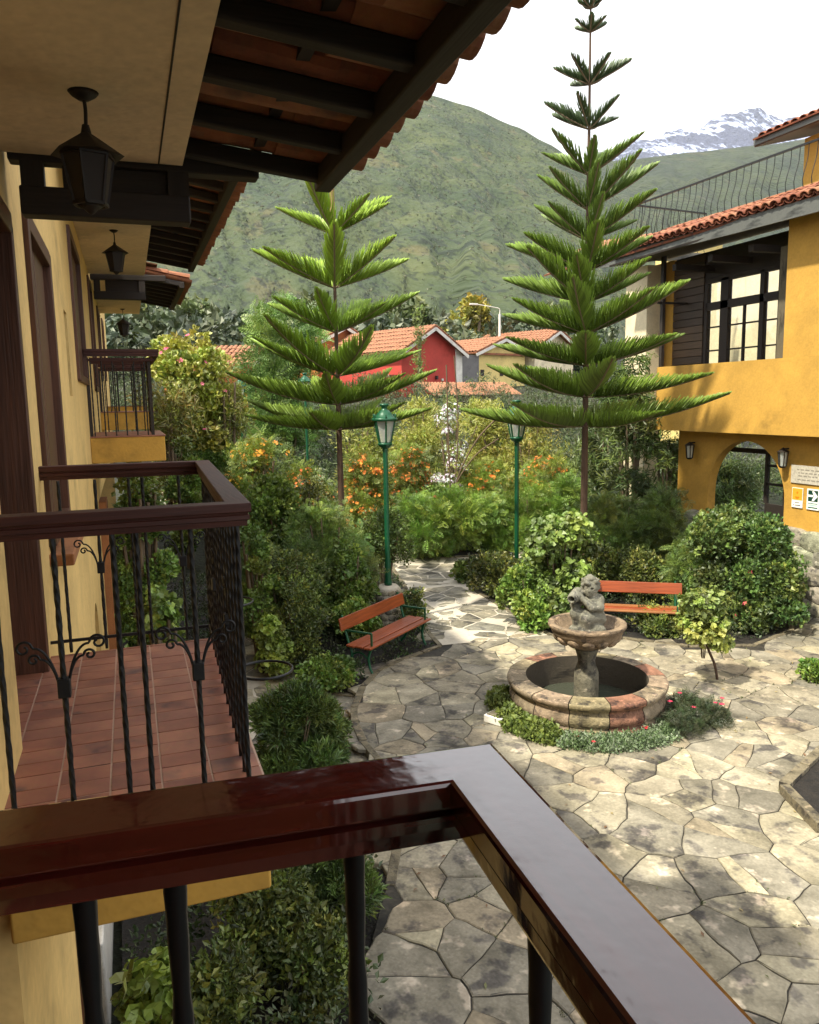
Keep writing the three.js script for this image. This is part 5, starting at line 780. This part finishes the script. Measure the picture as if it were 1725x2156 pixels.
const PLANTS = [
  ["broad", 2.7, -16.5, 2.76, 0.78, "leafy_shrub", "shrub", "light green broad-leaved shrub at the outer corner of the tiled balcony rail", ""],
  ["feather", 3.51, -14.6, 2.36, 0.84, "feathery_shrub", "shrub", "tall bluish green feathery shrub behind the left bench, under the left pine", ""],
  ["small", 2.39, -13.2, 1.79, 0.72, "dark_shrub", "shrub", "dark small-leaved shrub beside the garden path, left of the left bench", ""],
  ["stemmy", 4.8, -15.4, 2.06, 0.61, "twiggy_shrub", "shrub", "shrub with bare upright stems beside the left lamp post", ""],
  ["broad", 2.64, -11.35, 0.35, 0.38, "low_plant", "plant", "low round-leaved plant at the kerb below the left bench", ""],
  ["small", 2.48, -12.4, 1.01, 0.45, "low_shrub", "shrub", "low dark shrub at the path edge just left of the left bench", ""],
  ["feather", 2.17, -14.6, 1.83, 0.49, "feathery_shrub", "shrub", "green feathery shrub on the path side of the bed, left of the dark shrub", ""],
  ["broad", 3.62, -13.3, 0.76, 0.38, "low_plant", "plant", "small leafy plant directly behind the backrest of the left bench", ""],
  ["small", 4.86, -13.6, 0.79, 0.22, "low_plant", "plant", "small leafy sprig at the foot of the cobbled lamp pedestal", ""],
  ["broad", 1.84, -12.9, 2.32, 0.33, "leafy_shrub", "shrub", "bright broad-leaved shrub by the garden path, nearest the tiled balcony corner", ""],
  ["round", 1.94, -12.2, 0.92, 0.3, "low_plant", "plant", "bright low plant at the path edge beside the lower pot ring", ""],
  ["broad", 3.72, -13.9, 1.65, 0.41, "leafy_shrub", "shrub", "bright leafy shrub directly left of the left lamp post, above the bench", ""],
  ["small", 3.89, -17.5, 2.56, 0.54, "dark_shrub", "shrub", "green shrub at the foot of the left pine", ""],
  ["spear", 1.57, -8.6, 1.02, 0.5, "willow_leaf_shrub", "shrub", "narrow-leaved upright shrub just beyond the foreground handrail", ""],
  ["spear", 2.08, -8.9, 0.63, 0.21, "willow_leaf_shrub", "shrub", "thin upright shrub at the kerb right of the larger narrow-leaved shrub", ""],
  ["spear", 1.32, -5.9, 0.65, 0.35, "willow_leaf_shrub", "shrub", "dense green shrub seen below the handrail, left of the paving", ""],
  ["small", 0.7, -5.6, 0.73, 0.4, "dark_shrub", "shrub", "dark shrub under the yellow balcony edge, seen through the foreground bars", ""],
  ["small", 0.98, -5.1, 0.48, 0.37, "dark_shrub", "shrub", "dark low shrub at the bottom edge of the picture beside the paving", ""],
  ["rosette", -0.07, -4.9, 0.67, 0.25, "geranium_plant", "plant", "bright green round-leaved plant at the bottom, between two foreground bars", ""],
  ["small", 0.37, -4.9, 0.65, 0.25, "low_shrub", "shrub", "dark low shrub at the bottom right of the bright round-leaved plant", ""],
  ["broad", 0.05, -12.3, 3.39, 0.49, "wall_shrub", "shrub", "dark broad-leaved shrub by the wall, seen through the tiled balcony bars", ""],
  ["geranium", 0.19, -9.3, 2.21, 0.34, "pink_geranium", "plant", "leafy geranium with pink flowers seen just above the tiled balcony floor", "", [0.75,0.06,0.22]],
  ["spear", -0.17, -16, 2.44, 0.28, "wall_plant", "plant", "spiky plant at the corner of the lower wall, behind the dark wall shrub", ""],
  ["hedge", 2.38, -26, 2.69, 1.15, "clipped_hedge", "hedge", "clipped flat-topped hedge beside the garden steps", ""],
  ["pinkshrub", 2.15, -27, 6.57, 1.47, "flowering_shrub", "shrub", "tall yellow-green shrub with pink flowers beyond the stepped balconies", "", [0.8,0.16,0.3]],
  ["tallshrub", 3.0, -26.2, 5.61, 0.84, "tall_shrub", "shrub", "loose tall shrub right of the pink-flowered one, in front of the orange house", ""],
  ["tallshrub", 1.15, -25, 5.06, 0.79, "tall_shrub", "shrub", "dense tall shrub at the left, below the pink-flowered one", ""],
  ["broad", 1.35, -22, 3.39, 0.54, "leafy_plant", "plant", "light green leafy plant above the clipped hedge, right of the box balcony", ""],
  ["fern", 7.44, -19.9, 1.68, 0.75, "fern_bush", "shrub", "ferny green bush at the left end of the row facing the path", ""],
  ["fern", 8.62, -20.3, 1.61, 0.83, "fern_bush", "shrub", "ferny green bush second in the row facing the path, below the red flowers", ""],
  ["fern", 9.73, -20.2, 1.46, 0.82, "fern_bush", "shrub", "ferny green bush third in the row facing the path", ""],
  ["fern", 10.65, -19.7, 1.69, 0.81, "fern_bush", "shrub", "ferny green bush right of the right lamp post", ""],
  ["fern", 11.58, -19.4, 2.01, 0.67, "fern_bush", "shrub", "ferny green bush just left of the right pine trunk", ""],
  ["orange", 3.47, -23, 3.28, 0.99, "orange_flower_bush", "shrub", "yellow-orange flowering bush left of the left pine, beyond the balcony corner", "", [0.9,0.42,0.05]],
  ["orange", 4.25, -20.5, 2.6, 0.78, "orange_flower_bush", "shrub", "orange flowering bush just left of the left pine trunk", "", [0.88,0.26,0.05]],
  ["orange", 6.58, -22.5, 2.7, 0.82, "orange_flower_bush", "shrub", "orange flowering bush between the left pine trunk and the left lamp", "", [0.88,0.3,0.05]],
  ["orange", 8.5, -24, 2.76, 0.8, "orange_flower_bush", "shrub", "orange flowering bush right of the left lamp post", "", [0.88,0.26,0.06]],
  ["orange", 10.47, -22.6, 2.24, 1.08, "orange_flower_bush", "shrub", "broad bush with orange flowers left of the right lamp post", "", [0.88,0.26,0.04]],
  ["orange", 12.54, -22.2, 2.45, 0.84, "orange_flower_bush", "shrub", "orange flowering bush between the right lamp post and the right pine trunk", "", [0.88,0.28,0.05]],
  ["redflower", 8.52, -21.4, 1.7, 0.7, "red_flower_plant", "plant", "low plant with crimson flowers behind the ferny row", "", [0.6,0.02,0.1]],
  ["wispy", 10.05, -27, 4.2, 1.18, "wispy_shrub", "shrub", "yellow-green wispy shrub above the left lamp, left of the white blossoms", ""],
  ["wispy", 13.29, -28, 4.14, 1.33, "wispy_shrub", "shrub", "pale yellow-green wispy shrub right of the white blossoms", ""],
  ["wispy", 13.98, -26, 3.6, 1.05, "wispy_shrub", "shrub", "green wispy shrub behind the right lamp lantern", ""],
  ["wispy", 7.51, -26, 3.76, 0.98, "wispy_shrub", "shrub", "green wispy shrub behind the lower branches of the left pine", ""],
  ["white", 9.56, -22.9, 4.22, 0.65, "white_blossom_shrub", "shrub", "shrub covered in white blossoms between the two lamps", "", [0.85,0.82,0.88]],
  ["pinnate", 6.36, -33, 8.39, 1.72, "pinnate_tree", "tree", "dark leafy tree behind the left pine, in front of the orange house", ""],
  ["narrow", 11.87, -16.7, 5.35, 0.73, "bamboo_like_tree", "tree", "tall narrow-leaved tree right of the right pine, before the rear cream wall", ""],
  ["narrow", 12.61, -16.3, 3.71, 0.5, "bamboo_like_tree", "tree", "narrow-leaved tree at the corner of the ochre building", ""],
  ["narrow", 13.61, -20.5, 3.69, 0.79, "bamboo_like_tree", "tree", "dark narrow-leaved tree just right of the right pine trunk", ""],
  ["feather", 10.38, -15.2, 2.0, 0.78, "feathery_shrub", "shrub", "dark feathery shrub behind the right bench, right of the pine trunk", ""],
  ["feather", 11.09, -14.6, 2.24, 0.62, "feathery_shrub", "shrub", "dark feathery shrub against the ochre pillar", ""],
  ["small", 10.04, -13.8, 1.01, 0.63, "dark_shrub", "shrub", "dark shrub directly behind the right bench", ""],
  ["small", 9.49, -14.4, 1.1, 0.41, "dark_shrub", "shrub", "small dark shrub behind the statue, left end of the right bench", ""],
  ["geranium", 7.62, -12.9, 2.04, 0.65, "tall_geranium", "plant", "tall light green round-leaved plant left of the statue", "", [0.8,0.15,0.1]],
  ["broad", 7.05, -13.0, 1.03, 0.56, "leafy_plant", "plant", "light round-leaved plant at the path kerb, lower left of the tall geranium", ""],
  ["small", 7.63, -15.6, 0.78, 0.66, "low_shrub", "shrub", "dark low shrub at the kerb right of the path, below the right lamp", ""],
  ["broad", 7.44, -16.9, 0.4, 0.27, "low_plant", "plant", "small leafy tuft at the tip of the right bed", ""],
  ["stemmy", 8.6, -15.2, 1.04, 0.53, "twiggy_shrub", "shrub", "reddish twiggy shrub behind the tall geranium", ""],
  ["rose", 10.79, -11.9, 2.14, 1.07, "rose_bush", "shrub", "big dense rose bush before the arched doorway", "", [0.75,0.08,0.14]],
  ["rose", 10.79, -11.3, 1.26, 0.78, "rose_bush", "shrub", "lower right lobe of roses with hanging pink flowers, by the white stone footing", "", [0.8,0.1,0.15]],
  ["feather", 10.31, -12.3, 1.58, 0.51, "feathery_shrub", "shrub", "pale feathery shrub at the left side of the big rose bush", ""],
  ["small", 8.93, -11.6, 0.39, 0.43, "low_shrub", "shrub", "small dark shrub under the right end of the right bench", ""],
  ["narrow", 18.96, -21, 2.05, 0.83, "yard_tree", "tree", "leafy green tree seen through the arched doorway", ""],
  ["broad", 9.51, -8.7, 0.06, 0.2, "purple_flower_plant", "plant", "small plant with purple flowers at the right edge of the picture", "", [0.4,0.08,0.4]],
  ["ftree", 1.41, -85, 14.4, 2.76, "distant_tree", "tree", "dark distant tree at far left, under the farthest ceiling lantern", ""],
  ["ftree", 4.94, -90, 16.16, 2.8, "distant_tree", "tree", "grey-green distant tree behind the tiled eave end at left", ""],
  ["ftree", 7.02, -86, 14.65, 1.97, "distant_tree", "tree", "rounded distant tree at the hill foot, left of the orange house", ""],
  ["ftree", 17.0, -78, 13.93, 2.34, "distant_tree", "tree", "dark distant tree behind the left pine trunk at the hill foot", ""],
  ["ftree", 29.34, -82, 14.44, 2.16, "distant_tree", "tree", "dark distant tree just behind the red house ridge", ""],
  ["ytree", 33.59, -74, 14.4, 1.72, "yellow_green_tree", "tree", "yellow-green distant tree above the yellow house roof", ""],
  ["ytree", 30.15, -72, 12.27, 0.92, "yellow_green_tree", "tree", "small yellow-green distant tree behind the red house gable", ""],
  ["ftree", 46.9, -80, 14.08, 2.42, "distant_tree", "tree", "distant tree hidden behind the branches of the right pine", ""],
  ["spruce", 18.56, -50, 10.35, 0.44, "young_conifer", "tree", "small young conifer standing before the red house roof", ""],
];

PLANTS.forEach(([kind, x, z, top, r, name, cat, label, group, fc], i) => {
  seed(200 + i); const near = -z < 22, y = near ? (x < 2.2 && -z > 8 ? -0.1 : 0) : ground(x, z), t = thing(name, label, cat, [x, y, z], R() * 6, group || undefined);
  plant(t, KIND[kind], Math.max(0.25, top - y), r, fc);
});
// young leafy standard tree before the rose bush
{
  seed(301); const t = thing('standard_tree', 'small round-crowned standard tree with a thin leaning stem on the paving, right of the fountain', 'tree', [8.25, 0, -9.29]);
  put('trunk', tube([[0, -0.05, 0], [-0.08, 0.25, 0.01], [-0.2, 0.5, 0.0], [-0.28, 0.8, 0]], 0.02, 8, 6), M.bark, t);
  const c = new THREE.Group(); c.name = 'crown'; c.position.set(-0.29, 0.52, 0); t.add(c); plant({ position: t.position, add: (o) => c.add(o) }, { ...KIND.geranium, s: 0.8, fl: 0, c: [[0.085, 0.13, 0.04], [0.065, 0.1, 0.03], [0.11, 0.15, 0.05]], k: 4, stems: 5, skirt: 0.0 }, 0.84, 0.35);
}
// low planting round the fountain
{
  const ring = (r, ...a) => a.map((d) => { const q = d * Math.PI / 180; return [FC[0] + r * (-0.54 * Math.cos(q) + 0.84 * Math.sin(q)), FC[2] + r * (0.84 * Math.cos(q) + 0.54 * Math.sin(q))]; });
  const gc = (label, name, pts, h, r, col, kind, fc) => { const t = thing(name, label, 'plant', [pts[0][0], 0, pts[0][1]]); const l = [[], []], fl = []; for (const [x, z] of pts) for (let i = 0; i < 150 * r / 0.2; i++) { const a = R() * 6.2832, q = Math.sqrt(R()) * r, v = rr(0.7, 1.3), c = pick(col); l[i & 1].push([V(x - pts[0][0] + Math.cos(a) * q, h * (1 - (q / r) ** 2 * 0.7) * rr(0.2, 1), z - pts[0][1] + Math.sin(a) * q), V(rr(-0.6, 0.6), 1, rr(-0.6, 0.6)).normalize(), rr(0.5, 0.85), c.map((k) => k * v)]); if (fc && R() < (name === 'ground_cover_plant' ? 0.005 : 0.008)) fl.push([V(x - pts[0][0] + Math.cos(a) * q, h * 1.02, z - pts[0][1] + Math.sin(a) * q), UPV, rr(0.03, 0.045), fc]); } l.forEach((k, i) => instances('foliage', LG[kind][i], leafMat, k, t)); if (fl.length) instances('flowers', LG.flower, petalMat, fl, t); };
  seed(311);
  gc('yellow-green tuft behind the drain box at the left side of the fountain basin', 'low_plant', ring(1.18, -88, -76), 0.26, 0.16, [[0.2, 0.24, 0.05], [0.15, 0.2, 0.04]], 'broad');
  gc('yellow-green creeping plant along the front left of the fountain basin', 'creeping_plant', ring(1.16, -58, -46, -34, -24), 0.2, 0.2, [[0.2, 0.25, 0.05], [0.15, 0.21, 0.04]], 'broad');
  gc('silvery green ground cover with red flowers along the front of the fountain basin', 'ground_cover_plant', ring(1.2, -6, 5, 16, 28, 40, 52), 0.13, 0.2, [[0.2, 0.28, 0.14], [0.12, 0.19, 0.07], [0.28, 0.34, 0.22]], 'small', [0.6, 0.02, 0.03]);
  gc('dark feathery plant with small red flowers at the right side of the fountain basin', 'red_flower_plant', ring(1.32, 66, 78, 92).concat(ring(1.6, 84)), 0.32, 0.24, [[0.05, 0.085, 0.03], [0.075, 0.085, 0.035]], 'feather', [0.6, 0.02, 0.08]);
}
// ground cover in the beds, and the mass of shrubs up the slope
{
  seed(321);
  const mat = (name, label, polys, n, cols, hmax, kind, size) => { const t = [[], []]; for (const poly of polys) { let x0 = 1e9, x1 = -1e9, y0 = 1e9, y1 = -1e9; for (const [x, y] of poly) { x0 = Math.min(x0, x); x1 = Math.max(x1, x); y0 = Math.min(y0, y); y1 = Math.max(y1, y); } const m = Math.round(n * (x1 - x0) * (y1 - y0)); for (let i = 0; i < m; i++) { const p = [rr(x0, x1), rr(y0, y1)]; if (!inside(p, poly)) continue; const v = rr(0.6, 1.3), c = pick(cols), patch = fbm(p[0] * 0.9 + 7, p[1] * 0.9 + 3), y = (p[1] > 22 ? ground(p[0], -p[1]) : -0.06) + hmax(p[0], p[1]) * sst(0.3, 0.7, patch) * Math.sqrt(R()); t[i & 1].push([V(p[0], y + 0.03, -p[1]), V(rr(-0.8, 0.8), 1, rr(-0.8, 0.8)).normalize(), size * rr(0.7, 1.3), c.map((k) => k * v)]); } } t.forEach((l, i) => { const m = instances(name + (i ? '_001' : ''), LG[kind][i], leafMat, l, scene); }); };
  const dark = [[0.06, 0.105, 0.03], [0.08, 0.12, 0.035], [0.09, 0.1, 0.045]], mid = [[0.1, 0.15, 0.035], [0.075, 0.12, 0.03], [0.13, 0.16, 0.05], [0.05, 0.09, 0.025], [0.11, 0.11, 0.05]];
  mat('bed_ground_cover', '', [[[2.5, 11.8], [3.0, 11.1], [3.5, 11.8], [4.9, 12.6], [5.8, 17.2], [6.4, 21.5], [3.1, 24]], [[12.3, 12.1], [11.2, 10.9], [9.96, 10.5], [9, 10.9], [8.2, 11.8], [7.2, 12.4], [7.3, 15.87], [7.6, 17.2], [8.4, 18.2], [12.3, 18.6]]], 34, dark, () => 0.3, 'small', 1);
  mat('low_undergrowth', '', [[[-0.2, 3.2], [1.15, 3.2], [1.5, 5.6], [1.9, 6.5], [1.2, 7.4], [0.95, 8], [1.3, 11.7], [1.8, 19], [-0.3, 19]]], 60, dark, () => 0.35, 'small', 1);
  mat('shrubbery', '', [[[3.3, 23], [13, 21], [26, 24], [34, 46], [14, 47], [3.0, 40]], [[-8, 30], [3, 36], [6, 52], [-10, 60]]], 13, mid, (x, d) => 1.0 + 0.055 * Math.max(0, d - 23), 'wispy', 1.7);
  mat('far_woods', '', [[[-40, 62], [40, 62], [75, 110], [-60, 120]]], 1.1, [[0.05, 0.08, 0.035], [0.07, 0.1, 0.04], [0.1, 0.12, 0.05]], () => 5, 'far', 2.4);
  // scrub on the hillside
  const hill = scene.getObjectByName('hillside'), hp = hill.geometry.attributes.position, l = []; for (let i = 0; i < 16000; i++) { const k = Math.floor(R() * hp.count * 0.96), j = Math.min(hp.count - 1, k + 1), f = R(); const p = V(lerp(hp.getX(k), hp.getX(j), f), lerp(hp.getY(k), hp.getY(j), f), lerp(hp.getZ(k), hp.getZ(j), f)); if (Math.abs(hp.getX(k) - hp.getX(j)) > 60) continue; const v = rr(0.6, 1.25), d = p.length(); l.push([p, V(rr(-0.4, 0.4), 1, rr(-0.4, 0.4)).normalize(), rr(0.8, 2.4) * (0.4 + d / 800), pick([[0.075, 0.095, 0.05], [0.1, 0.12, 0.06], [0.15, 0.15, 0.09], [0.2, 0.19, 0.12]]).map((q) => q * v)]); } instances('hill_scrub', LG.far[0], leafMat, l, scene);
}
// small weeds in the paving joints, fallen leaves
{
  seed(341); const w = [[], []], f = [];
  JOINTS.forEach(([x, d], i) => { const v = rr(0.7, 1.3); if (fbm(x * 0.7 + 3, d * 0.7 + 8) > 0.5) w[i & 1].push([V(x, -0.006, -d), V(rr(-0.4, 0.4), 1, rr(-0.4, 0.4)).normalize(), rr(0.1, 0.3), pick([[0.09, 0.13, 0.03], [0.13, 0.13, 0.05], [0.06, 0.08, 0.025]]).map((k) => k * v)]); });
  w.forEach((l, i) => instances('joint_weeds' + (i ? '_001' : ''), LG.small[i], leafMat, l, scene));
  for (let i = 0; i < 420; i++) { const p = [rr(1.6, 12.5), rr(4, 17)]; if (!inside(p, courtPoly)) continue; f.push([V(p[0], 0.014, -p[1]), V(rr(-0.35, 0.35), 1, rr(-0.35, 0.35)).normalize(), rr(0.3, 0.6), pick([[0.28, 0.17, 0.06], [0.2, 0.1, 0.04], [0.16, 0.17, 0.05], [0.34, 0.26, 0.1]])]); }
  const lg = new THREE.BufferGeometry(); lg.setAttribute('position', new THREE.Float32BufferAttribute([0, 0, -0.05, 0.022, 0.008, 0, 0, 0.004, 0.06, 0, 0, -0.05, 0, 0.004, 0.06, -0.022, 0.01, 0], 3)); lg.computeVertexNormals();
  instances('fallen_leaves', lg, leafMat, f, scene);
}
// bare pale tree with arching branches
{ seed(331); const t = thing('bare_tree', 'thin pale bare tree with two long arching branches, left of the right lamp post', 'tree', [8.73, -0.05, -21]);
  put('trunk', [tube([[0, 0, 0], [0.02, 0.9, 0], [-0.03, 1.7, 0.05]], 0.045, 8, 6), tube([[-0.03, 1.7, 0.05], [-0.08, 3.2, 0.05], [-0.1, 5.35, 0]], 0.022, 10, 5), tube([[0, 1.5, 0.03], [0.15, 2.5, 0.1], [0.2, 4.0, 0.1], [0.1, 5.6, 0.1]], 0.018, 10, 5)], M.barkPale, t);
  put('branch', tube([[0, 1.45, 0.03], [0.25, 2.3, 0.1], [0.75, 3.2, 0.2], [1.42, 3.85, 0.2]], 0.026, 14, 5), M.barkPale, t); put('branch', tube([[0, 1.55, 0.03], [0.2, 2.15, 0.2], [0.7, 2.8, 0.3], [1.4, 3.22, 0.3]], 0.022, 14, 5), M.barkPale, t); put('branch', tube([[0.2, 2.3, 0.08], [0.5, 2.9, 0.0], [0.9, 3.6, -0.1]], 0.014, 8, 4), M.barkPale, t);
}
// ---------- the two tall pines with tiered whorls ----------
function branchGeo(L, rise, droop) {
  const droopA = droop;          // axis along +x, branchlets standing up on both sides like a comb
  const ax = (t) => V(L * t, rise * (0.86 * t + 0.14 * t * t * t) - 0.05 * L * droopA * Math.sin(Math.PI * t), 0), pos = [], col = []; let tint = 1; const seg = (a, b, c, r0, r1, r2) => {
    const ring = (p, d, r) => { const u = V(0, 0, 1).cross(d).normalize(), v = d.clone().cross(u); return [0, 1, 2].map((k) => p.clone().addScaledVector(u, r * Math.cos(k * 2.0944)).addScaledVector(v, r * Math.sin(k * 2.0944))); };
    const d0 = b.clone().sub(a).normalize(), d1 = c.clone().sub(b).normalize(), A = ring(a, d0, r0), B = ring(b, d0, r1), C = ring(c, d1, r2);
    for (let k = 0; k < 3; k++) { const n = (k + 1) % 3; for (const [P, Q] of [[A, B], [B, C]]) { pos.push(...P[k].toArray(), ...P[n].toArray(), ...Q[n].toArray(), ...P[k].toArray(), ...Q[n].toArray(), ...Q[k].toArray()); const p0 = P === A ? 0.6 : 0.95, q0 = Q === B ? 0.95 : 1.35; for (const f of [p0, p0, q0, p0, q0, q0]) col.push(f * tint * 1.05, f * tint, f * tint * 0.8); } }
  };
  const n = Math.round(L / 0.017), lm = Math.min(0.52, Math.max(0.19, L * 0.34));
  for (let i = 0; i < n; i++) for (const s of [-1, 1]) {
    const t = Math.min(0.995, 0.05 + 0.95 * (i + R()) / n), a = ax(t), l = lm * Math.pow(Math.sin(Math.PI * Math.pow(0.14 + 0.84 * t, 0.72)), 0.85) * rr(0.85, 1.12) + 0.035;
    const dir = V(0.42 + rr(-0.1, 0.1) + 0.5 * t, 0.92 - droop * 0.22 + rr(-0.1, 0.1), s * (0.40 + droop * 0.22 + rr(-0.3, 0.26))).normalize(), b = a.clone().addScaledVector(dir, l * 0.55), c = b.clone().addScaledVector(dir.clone().add(V(0.15, 0.42, -s * 0.16)).normalize(), l * 0.45);
    tint = rr(0.6, 1.25); seg(a, b, c, 0.012, 0.013, 0.005);
  }
  const g = new THREE.BufferGeometry(); g.setAttribute('position', new THREE.Float32BufferAttribute(pos, 3)); g.setAttribute('color', new THREE.Float32BufferAttribute(col, 3)); g.computeVertexNormals();
  const axis = tube([0, 0.25, 0.5, 0.75, 1].map((t) => ax(t).toArray()), 0.016, 12, 5);
  return [g, axis];
}
function pine(label, x, z, y0, topY, nodes, r0, cols, sd, trunkTop) {
  const t = thing('tiered_pine', label, 'tree', [x, y0, z]); seed(sd);
  const pr = []; for (let i = 0; i <= 40; i++) { const k = i / 40; pr.push([lerp(r0, 0.014, Math.pow(k, 0.85)) * (1 + 0.05 * (R() - 0.5)) + (k < 0.04 ? (0.04 - k) * 0.8 : 0), k * (topY - y0)]); }
  const tk = put('trunk', lathe(pr, 10), M.bark, t);
  const mats = cols.map((c) => new THREE.MeshPhysicalMaterial({ color: new THREE.Color().setRGB(...c), roughness: 0.5, transmission: 0.12, thickness: 0, vertexColors: true }));
  nodes.forEach(([y, L, rise], ni) => {
    const droop = sst(1.2, 2.8, L), vs = [0, 1].map(() => branchGeo(L, rise, droop).map((g, i) => (i ? uvBox(g) : g))), n = L > 1 && L < 2.4 ? 7 : 6, a0 = ni * 1.9 + R();
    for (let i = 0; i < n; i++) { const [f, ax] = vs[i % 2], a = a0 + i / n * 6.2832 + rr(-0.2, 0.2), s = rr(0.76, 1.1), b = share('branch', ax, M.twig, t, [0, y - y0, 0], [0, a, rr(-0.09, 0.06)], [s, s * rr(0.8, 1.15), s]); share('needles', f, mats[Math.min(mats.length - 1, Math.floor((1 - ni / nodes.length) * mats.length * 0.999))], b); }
  });
  if (trunkTop) put('leader', lathe([[0.05, trunkTop[0] - y0], [0.047, trunkTop[1] - y0 - 0.1], [0.03, trunkTop[1] - y0], [0, trunkTop[1] - y0]], 10), M.leader, t);
  return t;
}
{
  const s = 0.00904, ny = (y) => 3.65 + (905 - y) * s;
  pine('tall tiered pine with a slender bare top, in front of the ochre building', 8.81, -14, 0, 12.6, [[20, 24, 14], [67, 45, 27], [171, 80, 36], [261, 88, 46], [355, 112, 74], [428, 132, 82], [492, 150, 84], [558, 170, 82], [625, 188, 80], [692, 205, 78], [762, 228, 74], [832, 258, 66], [897, 286, 52]].map(([y, l, r]) => [ny(y), l * s, r * s]), 0.09, [[0.15, 0.25, 0.038], [0.165, 0.275, 0.038], [0.14, 0.235, 0.042], [0.065, 0.11, 0.048]], 401);
  const q = 0.00947, ly = (y) => 3.98 + (880 - y) * q;
  pine('shorter bright green tiered pine on the left, before the hillside', 4.14, -16, 0, 9.2, [[362, 46, 34], [492, 140, 82], [603, 172, 84], [697, 182, 86], [790, 224, 96], [852, 244, 80], [906, 246, 62]].map(([y, l, r]) => [ly(y), l * q, r * q]), 0.09, [[0.18, 0.29, 0.038], [0.22, 0.36, 0.042], [0.27, 0.42, 0.048]], 402, [ly(492), ly(360)]);
}

renderer.render(scene, camera);
